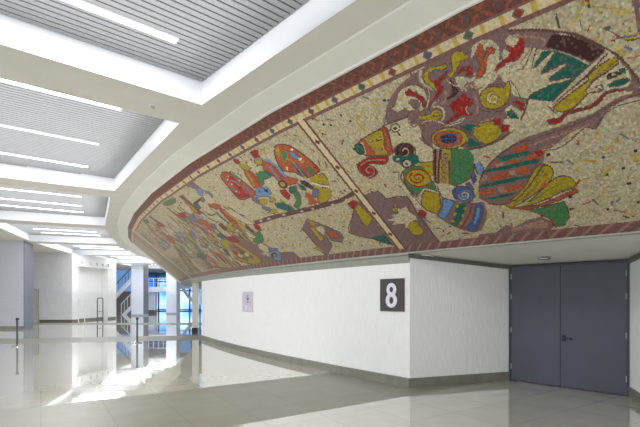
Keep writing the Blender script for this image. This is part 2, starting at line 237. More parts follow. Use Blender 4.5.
# ---------- the mosaic ----------
ART = """M 736,738 725,794 706,834 686,860 660,878 630,887 594,893 562,890 530,885 507,861 494,836 480,819 492,780 506,764 522,740 539,730 548,684 531,648 540,606 556,559 580,528 607,517 633,519 652,587 672,661 695,733
c 539,833 513,810 492,774 485,810 468,793 454,756 442,724 430,676 425,633 421,597 417,574 419,542 438,543 459,544 481,541 504,538 543,552 549,586 531,648 546,678 546,738
D 487,825 468,793 455,762 443,726 446,718 457,701 467,728 480,759 497,794
m 488,823 468,790 456,760 444,725 447,720 457,703 467,730 480,761 496,794 487,823 468,790 467,795 487,828 497,793 480,757 468,726 457,698 446,716 443,728 455,764 467,795 487,828
G 516,745 501,785 489,774 476,743 460,694 472,661 487,633 506,615 519,632 532,654 524,697 507,697 508,715
c 538,780 533,757 527,752 519,770 509,804 506,798 515,758 517,746 513,742 492,776 489,768 508,724 508,717 483,726 481,718 503,694 503,684 481,677 480,670 501,671 509,671 526,661 531,650 539,660 540,694 542,724 542,751
m 539,780 533,756 526,751 519,769 509,803 507,799 515,759 517,746 513,741 491,774 490,769 508,725 508,715 483,724 481,720 503,696 503,682 481,675 480,671 501,673 509,672 527,663 531,652 538,662 539,694 542,725 542,751 538,779 533,756 532,758 538,782 543,752 543,724 540,694 539,659 531,648 526,659 509,669 501,670 480,668 481,679 502,686 503,693 480,717 483,728 508,719 507,722 489,767 492,778 513,744 516,746 514,757 506,797 510,806 520,772 527,754 532,758 538,782
c 444,723 440,714 464,669 480,644 497,616 504,605 506,615 488,647 471,677 451,708
m 444,721 441,716 464,671 480,646 498,618 504,608 505,613 487,645 471,675 451,706 443,721 441,712 440,715 444,725 452,710 471,679 488,649 506,617 504,603 497,614 480,641 463,667 440,712 443,724
Y 442,694 432,684 434,673 445,658 456,646 468,621 469,605 478,584 486,571 497,569 504,578 506,595 497,607 484,625 468,645 453,669
m 442,692 433,682 434,675 445,660 457,649 469,623 469,607 479,586 487,573 497,572 504,580 505,593 497,605 484,623 467,642 453,667 442,692 432,682 432,686 442,697 454,671 468,647 484,628 498,610 506,596 505,576 497,566 486,568 478,581 468,603 468,619 456,644 444,656 433,671 432,686 442,696
Y 440,694 435,696 433,684 452,657 463,640 464,669 453,682
m 440,692 435,694 433,686 452,659 463,641 463,668 453,681 440,692 434,694 435,697 441,696 453,684 464,671 463,638 452,656 432,683 434,697 441,696
D 446,649 439,652 433,646 432,638 438,636 446,636
m 446,647 439,650 433,645 433,639 439,638 446,638 446,647 439,650 439,654 446,650 446,634 438,634 432,636 433,648 439,654 446,651
c 438,641 438,640 438,639 439,638 440,639 441,640 441,642 441,644 442,645 441,647 441,648 440,648 439,648 439,646 438,645 438,643
G 434,654 429,657 428,645 429,637 433,643
m 434,652 429,655 428,645 429,639 433,644 434,653 429,655 429,658 434,655 433,642 429,636 427,645 429,658 434,655
G 446,616 441,623 433,623 426,618 426,611 431,603 440,606 446,608
m 446,614 441,621 433,621 426,616 426,612 431,605 440,608 446,610 446,614 441,621 441,625 447,617 446,607 440,604 431,601 426,609 426,619 433,625 441,625 447,618
D 458,616 457,619 456,621 456,622 455,622 454,621 453,620 453,617 452,615 452,612 453,610 453,609 453,608 454,608 454,608 455,609 455,610 455,611 455,612 455,613 455,614 455,614 456,618 456,617 456,615 457,613 456,610 456,608 456,605 455,604 454,603 453,604 452,605 451,608 451,612 451,615 451,619 452,622 453,625 454,626 456,626 457,625 458,622 459,618
m 468,605 462,604 456,600 456,605 462,610 468,610
M 432,676 428,677 425,649 422,625 417,604 419,550 426,556 424,575 429,577 435,586 442,593 446,602 432,594 427,597 424,614 426,644
R 517,556 514,556 509,554 506,552 502,552 499,558 496,564 491,567 487,567 481,565 475,564 469,565 465,568 461,574 458,581 456,586 453,590 450,595 447,597 444,598 441,597 435,591 431,585 435,586 441,589 444,590 447,590 450,586 452,581 454,575 456,568 459,563 463,558 468,557 474,556 479,556 484,557 489,557 493,556 496,549 500,541 503,535 506,532 510,533 515,537 517,547
m 517,553 514,554 509,551 506,550 502,550 499,556 496,562 491,564 487,564 481,563 475,562 469,563 464,566 460,572 457,579 455,584 453,588 450,592 447,595 444,596 441,595 435,589 432,586 435,588 441,591 444,592 447,592 450,588 453,583 455,577 457,570 460,565 464,561 468,559 474,558 479,559 484,559 489,560 493,558 497,551 500,543 503,537 506,534 510,535 514,539 516,548 516,554 514,554 514,558 517,558 518,546 515,535 511,530 506,530 502,533 499,539 496,547 493,554 488,555 484,554 479,554 474,554 468,554 463,556 459,561 456,567 454,573 452,580 450,584 447,588 444,588 441,587 435,584 431,585 435,593 441,599 444,600 447,600 450,597 454,592 456,588 458,583 461,576 465,570 469,567 475,566 481,568 487,569 492,569 496,567 499,560 502,554 506,554 509,556 514,558 517,558
M 417,580 418,551 433,552 447,540 456,519 461,494 466,475 474,485 476,499 494,486 510,462 522,442 531,444 549,458 568,473 585,458 608,427 626,393 634,383 615,422 590,471 570,493 548,510 524,515 505,520 487,528 468,534 456,548 441,566 428,567
m 531,879 521,869 508,855 498,842 488,828 477,812 468,794 460,777 454,758 448,742 442,724 436,702 431,679 427,657 424,635 421,610 418,591 416,594 418,614 422,639 425,661 429,684 434,708 441,730 447,748 453,765 459,783 466,802 476,819 487,836 497,850 507,863 520,877 530,887
m 532,650 535,632 541,609 548,585 556,562 568,545 580,532 594,525 606,522 619,523 629,526 630,516 620,514 607,512 594,516 580,523 567,537 555,556 546,579 539,604 533,628 529,646
M 512,606 507,593 505,566 507,572 512,600
c 707,794 700,814 691,838 680,848 668,846 660,835 653,815 653,788 656,766 664,746 670,735 675,740 674,762 672,786 678,796 685,786 679,750 689,754 695,770 707,765 715,791 713,800 710,792
m 707,793 699,813 691,837 680,847 668,844 660,834 654,815 653,788 657,767 664,747 670,737 674,741 674,762 671,787 678,798 685,786 680,750 689,755 694,772 707,767 715,792 713,798 711,790 707,793 699,813 700,816 708,796 710,793 713,802 716,790 707,764 695,769 690,752 678,749 684,786 678,794 672,786 675,762 675,739 670,734 663,745 656,765 652,788 653,816 659,836 668,848 680,850 691,840 700,816 708,796
M 682,792 675,794 668,783 667,766 672,748 675,757 680,767 684,779
R 682,826 674,837 671,826 672,818 665,817 666,805 660,788 659,768 662,749 666,748 665,766 668,785 671,799 678,809 682,815
m 681,824 674,835 672,825 672,817 666,816 667,804 660,787 660,768 662,751 666,750 664,767 667,786 671,801 677,810 681,816 681,825 674,835 674,838 682,827 682,814 678,807 672,798 668,784 666,766 667,748 661,748 658,768 659,789 665,806 665,819 671,820 670,826 674,839 682,828
c 651,868 646,882 643,876 649,856 648,835 640,812 638,794 639,785 645,807 652,827 654,846
Y 646,855 641,872 631,876 622,868 610,866 611,849 619,851 626,859 632,855 636,863 640,846 637,815 636,792 640,773 639,787 643,814 648,835
m 646,854 641,870 631,874 622,866 610,864 611,851 619,853 626,861 632,857 636,864 641,846 637,815 636,792 640,775 638,788 642,815 647,835 646,855 640,870 641,873 647,856 649,834 643,813 640,787 640,771 635,792 636,816 640,846 636,861 632,853 626,857 619,850 610,848 609,867 621,870 631,877 641,873 647,856
g 631,864 625,865 621,856 629,856
R 638,826 630,824 624,829 615,838 609,841 615,830 620,820 628,813 628,804 626,791 628,782 639,764 648,758 655,743 660,728 660,734 654,755 644,767 638,781 634,796 635,809
m 638,825 630,822 624,827 615,837 610,842 616,831 620,821 628,815 629,804 626,791 629,783 639,766 649,759 656,744 660,730 659,733 653,754 644,766 637,780 634,795 634,809 637,825 631,822 630,826 638,827 636,808 635,796 638,782 645,769 654,757 661,735 659,727 654,742 648,756 639,763 628,780 625,792 628,804 627,812 619,818 615,828 608,841 615,840 624,831 630,826 637,828
D 618,808 613,807 610,790 609,754 617,745 626,741 636,748 628,751 619,755 615,776 615,795
m 618,807 613,806 611,790 609,755 618,747 626,742 635,749 628,749 619,754 615,775 614,795 618,808 613,806 613,809 619,809 615,795 616,776 620,756 628,752 637,747 626,739 617,744 608,754 610,790 612,808 618,810
Y 614,824 606,833 603,858 601,876 596,887 590,886 583,877 580,852 585,848 591,854 596,836 605,822 612,812
m 614,823 605,832 602,858 601,876 596,885 590,885 584,876 580,852 585,850 591,856 597,838 605,823 612,813 613,823 606,832 606,835 615,825 612,810 605,820 596,835 590,853 585,847 579,852 583,878 589,888 596,888 602,878 604,858 606,834 614,826
R 602,819 594,830 584,828 581,813 584,799 589,793 593,802 588,810 594,818 599,812
m 602,817 594,828 584,827 581,813 584,800 589,795 592,802 588,810 594,820 599,814 602,818 594,828 594,832 603,820 599,810 594,816 589,809 593,802 589,792 583,797 580,812 583,830 594,832 603,820
c 608,806 600,807 594,798 588,785 580,783 586,772 594,774 602,761 607,763
m 608,805 600,806 595,798 588,784 580,782 587,773 594,775 603,762 606,763 607,806 600,806 600,808 608,807 607,762 602,760 594,773 586,771 579,783 588,786 594,799 600,808 608,808
c 580,783 573,784 566,796 563,816 563,827 556,819 540,801 543,788 549,784 558,777 559,767 568,759 574,745 584,739 589,745 585,759 587,770
m 580,781 573,783 565,796 562,815 563,826 556,818 540,800 543,789 549,785 558,778 559,768 569,760 575,746 584,741 589,745 585,758 586,769 579,781 573,783 573,786 580,784 587,770 586,759 590,745 584,738 574,744 568,758 559,766 558,776 549,783 543,787 539,802 556,821 563,828 563,816 566,797 573,786 580,784
c 578,850 571,881 560,888 548,874 543,848 548,804 557,767 562,766 573,763 578,776 583,795 569,793 560,817 559,848 562,874 567,870 573,851
O 573,851 567,870 562,877 559,870 562,848 564,828 556,858 551,855 548,842 551,829 555,838 562,822 566,794 574,774 581,775 581,785 571,809 570,828
m 572,850 567,869 562,875 560,871 563,849 563,826 556,856 551,853 548,842 551,831 556,839 562,823 566,795 574,776 581,777 580,784 571,808 569,828 572,850 567,870 568,872 573,851 570,828 572,810 581,786 581,773 573,772 565,792 561,821 555,836 551,828 547,841 550,856 557,859 564,829 562,848 559,870 562,878 568,872 573,852
c 535,858 529,867 519,858 516,835 517,805 526,777 538,784 543,796 543,825 535,838
R 534,844 529,830 522,835 519,855 516,835 519,803 529,785 541,789 558,777 553,793 539,804 533,815 536,830
m 534,843 529,829 522,834 519,853 516,835 520,804 530,787 541,791 558,779 552,792 539,803 533,814 535,830 534,842 529,829 528,832 534,846 537,830 534,816 539,806 553,795 558,775 541,788 529,784 519,802 515,835 519,856 523,836 529,832 533,845
c 543,720 542,751 539,782 549,781 560,761 561,780 581,754 585,721 573,737 562,745 553,763 551,733
Y 586,698 584,712 581,725 578,730 574,732 569,732 564,728 559,720 554,715 550,723 547,731 545,727 544,717 546,705 548,691 550,678 553,667 558,657 563,651 568,649 574,650 579,656 583,663 586,671 587,680 587,689
m 585,698 584,711 581,723 578,728 574,730 569,730 564,726 559,718 554,713 549,721 547,729 546,726 545,717 546,705 548,692 551,680 554,668 558,659 563,653 568,651 574,653 579,658 583,665 585,672 586,680 586,689 585,698 584,712 585,713 587,699 588,689 587,679 586,670 584,661 580,654 575,648 568,647 562,649 557,655 553,665 550,677 547,690 545,704 544,717 544,728 547,733 550,725 554,717 558,722 564,730 569,734 574,734 578,732 582,726 585,713 587,699
c 572,689 572,691 572,693 571,694 571,696 569,696 568,695 567,693 567,689 567,686 567,682 568,679 570,677 572,677 574,680 575,684 576,690 576,696 575,702 573,706 570,707 567,706 567,712 570,713 573,711 576,706 578,698 578,689 577,681 575,675 573,671 570,671 567,674 566,678 565,685 565,691 566,696 567,700 569,702 571,701 573,699 574,695 574,691 574,687
m 574,688 574,692 574,696 572,699 571,701 569,702 567,700 566,696 565,690 565,684 566,678 567,673 570,671 573,671 575,675 577,682 578,690 578,698 576,706 574,711 570,713 566,711 566,714 570,716 574,714 577,708 579,699 579,689 578,680 576,673 573,669 570,668 567,671 565,676 564,684 564,691 565,697 567,702 569,704 571,704 573,701 574,697 575,692 575,687
R 628,723 621,730 611,733 602,749 601,726 596,708 597,690 604,693 608,685 608,667 601,662 608,655 619,664 628,662 639,652 651,659 638,665 627,679 628,699
m 628,722 621,728 611,731 602,747 602,725 597,707 597,691 604,695 609,685 608,666 602,662 608,657 619,666 628,664 639,654 650,658 638,663 627,678 627,700 628,723 621,728 621,732 629,724 628,699 628,680 638,667 651,659 639,650 627,660 619,662 608,653 601,662 607,669 608,684 604,691 597,688 595,709 600,726 602,750 612,734 621,732 628,725
Y 681,720 677,720 672,718 668,714 663,712 659,716 656,722 653,724 650,722 647,718 644,711 644,702 646,693 648,686 652,682 656,681 660,682 665,687 671,694 676,700 681,706 682,714
m 681,718 677,718 673,716 668,712 663,710 659,715 656,720 653,722 650,721 647,716 645,710 645,702 646,694 649,688 652,684 655,683 660,684 665,689 670,696 676,702 681,708 681,714 680,718 677,718 677,722 681,722 683,714 682,705 677,698 671,692 666,685 660,680 656,679 652,680 648,685 645,692 644,702 644,712 646,720 649,724 653,726 656,724 659,718 663,714 667,716 672,720 677,722 681,722
m 652,699 653,698 653,696 653,696 654,695 655,695 656,696 656,697 656,699 656,702 656,704 656,707 654,709 653,710 652,710 651,709 650,707 649,704 649,701 649,697 650,693 651,689 650,687 649,691 648,696 648,701 648,706 649,710 650,712 652,713 653,713 655,712 656,709 657,706 658,702 658,698 657,695 656,693 655,692 654,692 653,693 652,694 651,696 651,698
c 653,732 649,731 646,728 643,720 641,712 642,703 643,694 645,685 648,678 652,675 656,673 656,666 652,668 647,673 643,681 641,691 639,702 639,714 641,725 644,733 649,737 652,738
R 550,657 543,655 537,632 541,612 542,625 545,641
m 550,655 543,654 537,632 541,613 542,626 545,642 549,656 543,654 543,657 550,658 546,640 543,625 541,610 536,633 543,657 550,659
c 561,637 552,647 542,607 547,586 552,571 557,582 561,605
G 560,630 554,630 549,600 548,587 556,591 560,611
m 560,628 554,629 549,600 549,589 556,592 560,611 560,628 554,628 554,632 560,631 561,610 556,590 548,586 549,601 553,631 560,631
c 566,604 553,592 546,580 555,555 564,546 567,559 571,582
Y 615,575 608,608 598,613 583,609 577,587 575,552 584,531 594,525 603,524 610,542
m 615,574 608,606 598,610 583,607 577,586 575,552 584,534 594,528 603,527 610,544 614,575 607,607 609,609 616,575 611,541 604,522 594,523 584,529 574,551 576,588 582,611 598,615 608,609 616,576
R 581,617 571,608 573,584 582,590
m 581,615 571,607 573,585 581,591 580,616 571,607 571,610 581,618 582,589 573,582 570,609 580,619
R 572,586 562,574 567,552 576,558
m 572,584 563,574 567,553 575,559 571,584 562,573 562,576 572,587 577,557 567,550 562,575 571,587
G 629,630 608,615 619,582 624,607
m 629,628 609,614 619,583 623,608 629,628 608,613 608,616 629,631 624,606 619,580 608,616 629,631
G 621,569 608,528 620,526 632,534 625,558
m 621,568 608,528 620,528 632,535 625,557 621,568 608,527 607,529 620,570 625,559 633,534 620,524 607,528 620,570
G 623,627 612,623 597,600 597,599 624,623
c 740,730 719,732 696,733 700,703 694,685 685,690 688,652 690,622 683,568 694,510 717,522 718,558 712,592 718,624 734,635 748,620 747,660 742,704
m 740,728 719,729 697,731 701,703 695,682 686,688 688,652 691,621 684,568 694,513 716,525 717,558 710,593 717,626 734,637 748,622 746,661 741,704 740,728 719,729 719,734 740,732 743,704 748,660 749,618 734,632 718,622 713,592 719,558 718,520 694,508 682,568 689,623 687,652 684,691 694,687 699,704 696,735 719,734 740,733
M 695,738 681,716 681,686 663,678 663,643 677,611 682,574 692,595 696,627 688,639 687,674 689,693 698,700
m 747,728 733,731 712,732 694,733 694,741 711,740 733,739 747,736
c 718,702 720,696 723,692 726,690 729,691 732,695 733,701 734,708 733,715 731,720 728,724 725,726 722,725 719,721 718,715 717,708
D 719,703 721,697 723,694 726,692 729,693 731,697 732,702 733,708 732,714 730,719 728,722 725,724 722,722 720,719 719,714 718,708 719,702 721,697 719,694 717,701 716,709 717,716 718,723 721,727 725,728 728,727 731,722 734,715 735,708 734,700 732,693 730,689 726,687 723,689 719,694 717,700
D 723,704 724,702 725,700 727,700 728,700 729,702 730,704 730,707 729,710 728,712 727,714 726,714 725,714 724,712 723,710 723,707
D 739,708 736,701 734,705 737,712
D 727,689 726,667 723,669 725,691
O 817,695 799,710 776,720 748,728 740,726 740,702 747,651 754,601 766,596 794,616 808,631 811,658
m 817,692 799,707 776,717 748,725 741,724 741,703 748,651 755,603 766,599 794,619 806,634 810,660 816,694 799,708 800,713 818,695 813,657 809,628 795,613 767,592 753,600 746,651 739,702 739,728 748,731 776,723 799,714 817,698
Y 790,713 750,721 754,681 762,654 764,600 789,619 786,648 790,682
m 790,711 750,719 754,681 763,654 765,602 788,621 785,649 789,683 790,711 750,719 750,723 790,714 791,681 787,648 790,618 764,598 761,654 753,680 749,722 790,715
O 748,727 741,724 747,656 755,600 765,599 757,659
m 748,725 742,724 748,656 756,600 764,599 756,659 747,726 741,722 741,726 749,727 758,659 765,598 754,599 746,656 740,724 748,728
P 784,697 774,696 778,685 786,686
D 784,696 775,694 778,686 785,687 784,696 774,694 774,697 784,699 786,684 777,683 773,697 784,699
P 768,694 759,692 760,680 769,682
D 769,692 759,691 760,681 769,683 768,692 759,691 759,694 769,695 770,680 760,678 758,694 768,695
P 791,655 780,654 782,640 792,642
D 791,653 781,652 782,641 791,644 791,654 781,652 780,655 791,656 792,641 782,638 780,655 790,657
P 776,647 768,646 769,631 777,634
D 776,645 769,645 769,632 777,635 776,646 768,645 768,648 776,648 778,632 769,630 767,648 776,649
c 807,697 796,698 804,636 809,641
G 801,677 802,666 804,656 807,648 810,644 814,644 817,648 820,656 821,666 820,677 818,688 815,695 811,699 808,699 805,695 802,687
D 803,677 803,666 805,657 808,650 810,647 813,647 816,650 818,657 819,667 818,677 817,687 814,693 811,696 808,696 806,693 804,686 803,676 803,666 801,666 800,678 801,689 803,697 807,702 811,702 816,698 819,689 821,677 822,665 821,654 819,645 815,640 810,640 806,646 803,655 801,666 800,678
R 830,608 819,614 807,617 797,615 788,610 775,602 767,592 769,578 775,566 780,562 786,564 794,572 801,581 810,585 816,586 815,583 812,575 807,560 804,544 805,533 808,524 814,518 821,514 828,514 833,519 838,534 841,553 841,574 839,592 836,602
m 830,605 819,611 807,615 798,612 788,607 776,599 768,590 770,579 776,568 780,565 786,566 793,574 801,583 809,588 815,588 816,581 813,573 809,558 805,543 806,533 809,526 814,520 821,517 827,517 832,522 837,536 839,554 839,575 838,592 835,600 830,605 819,612 819,617 830,610 837,604 840,592 842,573 842,552 839,532 834,517 828,511 821,511 814,515 807,522 804,532 803,545 806,562 810,577 814,585 816,583 810,582 802,578 794,569 787,561 781,560 775,564 768,577 766,593 775,604 787,612 797,618 807,620 819,617 830,611
P 821,545 822,544 823,544 824,545 825,547 825,551 825,555 824,560 822,564 819,567 816,568 813,566 811,562 810,556 810,548 812,540 815,531 819,525 824,521 828,521 833,525 835,533 838,529 835,520 830,515 824,515 819,520 813,528 810,538 808,548 808,558 809,566 812,572 815,574 819,572 823,568 826,563 828,556 828,549 828,544 826,540 825,538 822,538 820,540
P 830,588 811,601 792,591 775,576 773,582 791,598 810,607 830,594
D 821,538 823,537 825,537 827,538 828,542 829,547 829,554 827,561 825,567 822,572 818,575 814,576 811,574 808,568 806,560 806,551 808,540 811,529 816,520 821,514 827,511 833,512 833,509 827,508 821,511 815,518 810,528 807,539 805,551 805,562 807,570 810,576 813,579 818,578 822,575 826,569 828,562 830,554 831,546 830,540 828,536 826,533 823,533 821,535
D 715,583 719,571 725,562 732,558 739,561 746,569 750,581 751,596 749,611 745,623 738,632 731,634 724,632 718,624 714,612 713,598
m 715,585 719,572 725,564 732,561 739,563 745,571 749,583 750,597 748,610 744,622 738,629 731,632 725,629 719,622 715,610 714,597 716,584 719,572 718,569 714,582 712,598 713,613 717,626 724,634 731,637 738,634 745,625 750,612 752,596 751,580 747,567 740,558 732,556 725,560 718,569 714,582
c 734,596 733,598 733,600 732,601 732,602 731,604 730,604 729,604 728,603 727,601 726,599 726,596 726,593 726,590 727,586 728,582 729,579 731,577 732,575 734,575 736,575 738,577 739,572 737,570 735,570 732,570 730,572 728,576 726,580 725,584 724,589 724,594 724,598 724,602 725,605 726,607 728,609 729,609 731,608 732,607 734,605 735,602 735,599 736,597
m 737,586 738,590 738,595 738,601 737,607 735,612 733,617 731,620 728,621 725,620 722,617 721,612 720,606 720,598 721,590 722,582 725,575 729,570 732,567 736,567 740,570 743,575 744,572 741,566 737,562 733,563 728,566 724,572 721,580 719,589 718,598 718,607 719,615 721,620 724,624 727,625 731,624 734,620 737,615 739,608 740,601 740,594 740,588 738,583
G 758,589 744,587 739,569 720,570 714,555 718,524 728,521 738,503 750,519 753,549 762,562
m 758,587 745,585 739,567 720,568 715,554 719,525 728,523 737,506 749,521 752,551 761,563 757,587 745,585 744,589 758,591 763,560 754,548 751,517 738,501 728,518 718,522 713,556 719,572 738,572 744,589 757,592
c 732,528 734,521 737,516 741,514 744,515 747,518 749,525 749,533 748,541 746,548 743,553 739,555 736,554 733,550 731,544 731,536
D 733,530 735,523 737,519 740,517 744,518 746,521 747,526 748,533 747,540 745,546 742,550 739,552 736,551 734,547 732,542 732,536 733,529 735,523 733,520 731,527 729,537 730,546 732,552 735,557 739,558 743,555 747,550 749,542 751,532 750,523 748,516 745,511 741,510 737,513 733,519 731,527
B 738,531 739,528 740,526 741,526 743,526 744,527 744,530 744,532 744,535 743,538 742,540 741,540 739,540 738,539 738,537 738,534
c 749,564 750,562 751,560 752,560 754,560 755,562 755,564 756,566 755,569 754,571 753,572 752,573 751,573 750,571 749,569 749,567
Y 624,570 628,555 636,545 647,542 658,547 668,559 675,576 679,596 678,616 672,631 664,640 653,641 643,636 633,624 626,607 623,588
m 625,572 629,557 637,548 647,545 657,550 667,562 674,579 678,597 677,615 672,628 664,637 654,638 643,633 634,621 627,605 624,587 625,571 629,557 628,553 623,569 622,589 626,609 633,626 642,638 653,644 664,642 673,633 679,616 680,595 676,574 669,556 658,544 647,539 636,542 628,552 623,568
O 632,574 635,562 642,555 650,553 658,557 666,566 672,579 675,595 674,609 670,621 663,628 655,629 647,624 639,615 634,602 631,588
m 632,575 636,564 642,557 650,555 658,558 666,568 671,581 674,595 673,609 669,619 663,626 655,627 647,623 640,614 634,601 632,587 632,574 636,563 635,561 631,573 631,588 633,604 639,617 646,626 655,631 663,630 670,622 675,610 675,594 673,578 667,564 659,555 650,551 641,553 635,561 631,573
D 639,580 641,572 645,568 650,567 655,569 660,575 664,584 666,593 665,602 663,609 659,613 653,614 648,611 644,605 640,597 638,588
B 639,581 641,574 645,570 650,569 655,572 660,577 663,585 665,594 664,601 662,607 659,611 654,612 649,609 644,604 641,596 639,588 639,580 641,574 640,571 638,579 638,589 639,599 643,607 648,613 653,616 659,615 663,611 666,602 666,592 665,582 661,573 656,567 650,565 645,566 641,571 638,578
B 665,598 639,580 639,583 664,602
B 653,615 660,576 659,575 652,614
B 644,607 651,568 650,567 643,606
D 682,566 671,557 693,428 706,437
m 682,564 672,557 694,429 705,437 681,565 671,555 671,559 682,567 707,436 692,427 670,557 682,568
P 678,561 674,558 698,431 701,433
Y 671,553 656,545 676,416 694,428
m 671,551 656,545 677,418 694,429 670,552 656,543 655,547 671,555 695,428 676,415 655,545 671,555
P 665,518 666,513 668,510 670,508 671,508 672,510 673,514 673,518 673,523 672,528 670,531 669,532 667,532 666,530 665,527 665,522
D 666,518 667,514 668,511 669,510 671,510 672,511 672,514 673,518 672,523 671,526 670,529 669,531 667,531 666,529 666,526 666,522 666,518 667,514 666,512 665,517 664,522 664,528 665,531 667,534 669,534 670,532 672,528 673,524 674,518 674,513 673,509 671,507 670,506 668,508 666,512 665,517
P 670,489 671,484 673,481 675,479 676,479 678,481 678,485 678,490 678,494 677,499 675,502 674,504 672,504 671,502 670,498 670,494
D 671,490 672,486 673,482 675,481 676,481 677,483 678,486 678,490 677,494 676,498 675,501 674,502 672,502 671,501 671,498 670,494 671,489 672,485 671,484 670,489 669,494 669,499 670,503 672,506 673,506 675,504 677,500 678,495 679,489 679,484 678,480 676,478 675,478 673,480 671,484 670,488
P 676,456 677,451 679,448 681,446 682,446 683,448 684,452 684,456 684,461 682,466 681,470 679,471 678,471 676,469 676,466 675,461
D 677,457 678,452 679,449 681,448 682,448 683,449 684,452 684,456 683,461 682,465 681,468 679,470 678,470 677,468 676,465 676,461 677,456 678,452 677,451 675,456 675,461 675,466 676,471 677,473 679,473 681,471 683,467 684,462 685,456 685,451 684,447 682,444 681,444 678,446 677,450 676,455
P 681,426 682,421 684,417 686,415 688,415 689,417 690,421 690,426 689,431 688,436 686,440 685,441 683,441 682,439 681,436 681,431
D 682,426 683,422 684,419 686,417 687,417 688,419 689,422 689,426 689,431 688,435 686,438 685,440 683,440 682,438 681,435 681,431 682,426 683,422 682,420 681,425 680,431 680,437 681,441 683,443 685,443 687,441 688,437 690,432 690,426 690,420 689,416 688,414 686,414 684,416 682,420 681,425
Y 682,511 668,501 686,382 703,398
m 682,509 669,500 687,383 702,398 681,510 668,499 668,502 682,512 703,398 685,381 667,501 682,513
P 673,490 674,486 675,483 677,481 679,481 680,483 681,487 681,491 681,496 680,500 678,503 676,504 675,504 674,502 673,499 672,494
m 674,491 675,487 676,484 677,483 678,483 680,485 680,488 681,491 680,495 679,498 678,501 676,502 675,502 674,500 673,498 673,494 674,490 675,486 673,485 672,489 672,495 672,500 673,503 675,506 676,506 678,504 680,501 681,496 682,491 682,486 681,482 679,480 677,479 675,481 674,485 672,489
P 678,464 679,459 680,456 682,455 684,455 685,457 686,460 686,464 685,469 684,473 683,476 681,478 679,478 678,476 677,472 677,468
m 678,464 679,460 680,458 682,456 683,457 684,458 685,461 685,465 685,469 684,472 683,475 681,476 680,476 679,474 678,472 678,468 678,464 679,460 678,458 677,463 676,468 677,474 678,477 679,480 681,480 683,478 685,474 686,470 687,464 687,459 685,455 684,453 682,453 680,454 678,458 677,463
P 683,432 684,428 686,424 688,423 689,423 691,425 691,428 692,433 691,438 690,442 688,445 687,447 685,447 684,445 683,441 683,437
m 684,433 685,429 686,426 688,425 689,425 690,426 691,429 691,433 691,437 690,441 688,444 687,445 685,445 684,443 684,440 683,436 684,432 685,429 684,427 682,432 682,437 682,442 683,446 685,449 687,449 689,447 691,443 692,438 692,432 692,427 691,423 690,421 688,421 686,423 684,427 682,431
P 688,406 689,402 690,398 692,397 694,397 695,399 696,402 696,407 696,412 695,416 693,419 691,421 690,421 688,419 687,416 687,411
m 688,407 689,403 691,400 692,399 694,399 695,400 696,403 696,407 695,411 694,415 693,418 691,419 690,419 689,417 688,414 688,411 688,407 689,403 688,401 687,406 686,411 687,417 688,421 689,423 691,423 693,421 695,417 697,412 697,406 697,401 696,397 694,395 692,394 690,397 688,401 687,405
D 691,518 682,511 704,394 710,408
m 691,516 683,511 705,395 709,408 690,517 682,509 682,513 692,519 711,408 704,393 681,511 691,520
P 687,515 684,513 706,400 707,406
g 654,544 630,525 628,485 643,394 676,416
G 655,543 631,524 628,485 643,395 676,417 654,543 630,524 630,526 655,545 677,416 642,392 627,485 630,526 654,545
g 665,498 630,473 635,428 648,388 664,373 678,366 686,382
m 666,496 631,470 636,430 649,391 664,376 678,370 685,382 665,496 631,470 630,476 666,501 687,382 679,363 664,370 647,386 634,427 630,475 665,501
G 660,474 653,464 659,436 658,434 651,465 659,477
G 650,437 643,422 642,426 649,440
G 672,423 665,408 662,386 661,388 664,411 671,426
G 646,475 649,448 648,448 645,474
Y 728,505 714,520 694,510 704,447 715,438 722,480
m 728,503 714,518 695,509 705,448 714,440 721,481 727,504 713,518 714,522 729,505 723,478 716,436 704,446 693,512 713,522 728,507
g 755,503 747,512 738,512 728,511 721,505 716,486 714,464 713,442 713,421 712,403 712,388 714,372 718,364 726,379 736,392 746,374 755,358 760,372 762,397 765,419 765,444 761,476
m 755,501 747,509 738,509 729,508 721,502 717,485 715,462 714,441 714,420 713,402 713,387 715,374 718,368 725,382 735,395 746,377 754,361 758,375 761,399 763,421 763,444 760,476 754,502 747,509 747,515 756,505 762,476 766,443 766,418 764,396 761,370 755,354 745,372 736,389 727,376 719,361 713,371 711,388 711,404 712,422 712,443 713,465 715,488 720,507 728,514 737,515 747,515 756,506
Y 716,423 721,409 729,401 738,400 747,406 754,420 758,437 758,457 755,474 749,488 741,495 732,496 724,489 717,476 713,459 713,441
R 716,425 722,412 729,404 738,403 746,410 753,422 756,439 757,457 754,473 748,485 741,492 732,492 725,486 718,473 715,457 714,440 716,424 722,411 721,407 715,422 712,441 712,461 716,478 723,492 731,499 741,498 749,491 756,476 759,456 759,435 755,417 748,403 739,396 729,397 721,406 715,421
R 734,449 735,447 736,446 737,446 739,448 740,452 740,456 739,460 736,463 733,464 729,461 727,455 726,447 728,440 731,433 736,429 742,430 746,437 749,448 748,460 744,472 738,480 739,487 746,478 751,462 752,444 749,430 744,421 737,420 730,425 725,436 723,449 724,461 727,469 731,472 736,471 741,466 743,457 743,448 742,441 739,438 736,438 733,441 732,445
c 762,508 755,503 767,434 763,375 756,330 756,294 769,270 778,268 775,322 778,441
m 763,507 756,503 768,434 764,374 757,329 756,294 769,272 777,270 774,323 777,441 762,507 756,502 755,505 763,509 778,441 775,321 778,267 769,268 755,293 756,331 762,376 766,434 754,504 762,510
Y 747,347 735,375 713,344 722,269 738,230 754,262 758,301
m 746,345 736,371 714,342 723,270 738,234 753,265 757,301 746,346 734,372 736,377 748,349 760,300 755,259 738,226 721,268 711,346 735,378 747,350
c 750,352 735,381 713,343 711,350 733,389 751,358
D 748,346 734,378 735,382 749,350
c 707,395 684,370 690,320 684,281 695,267 711,321 710,359
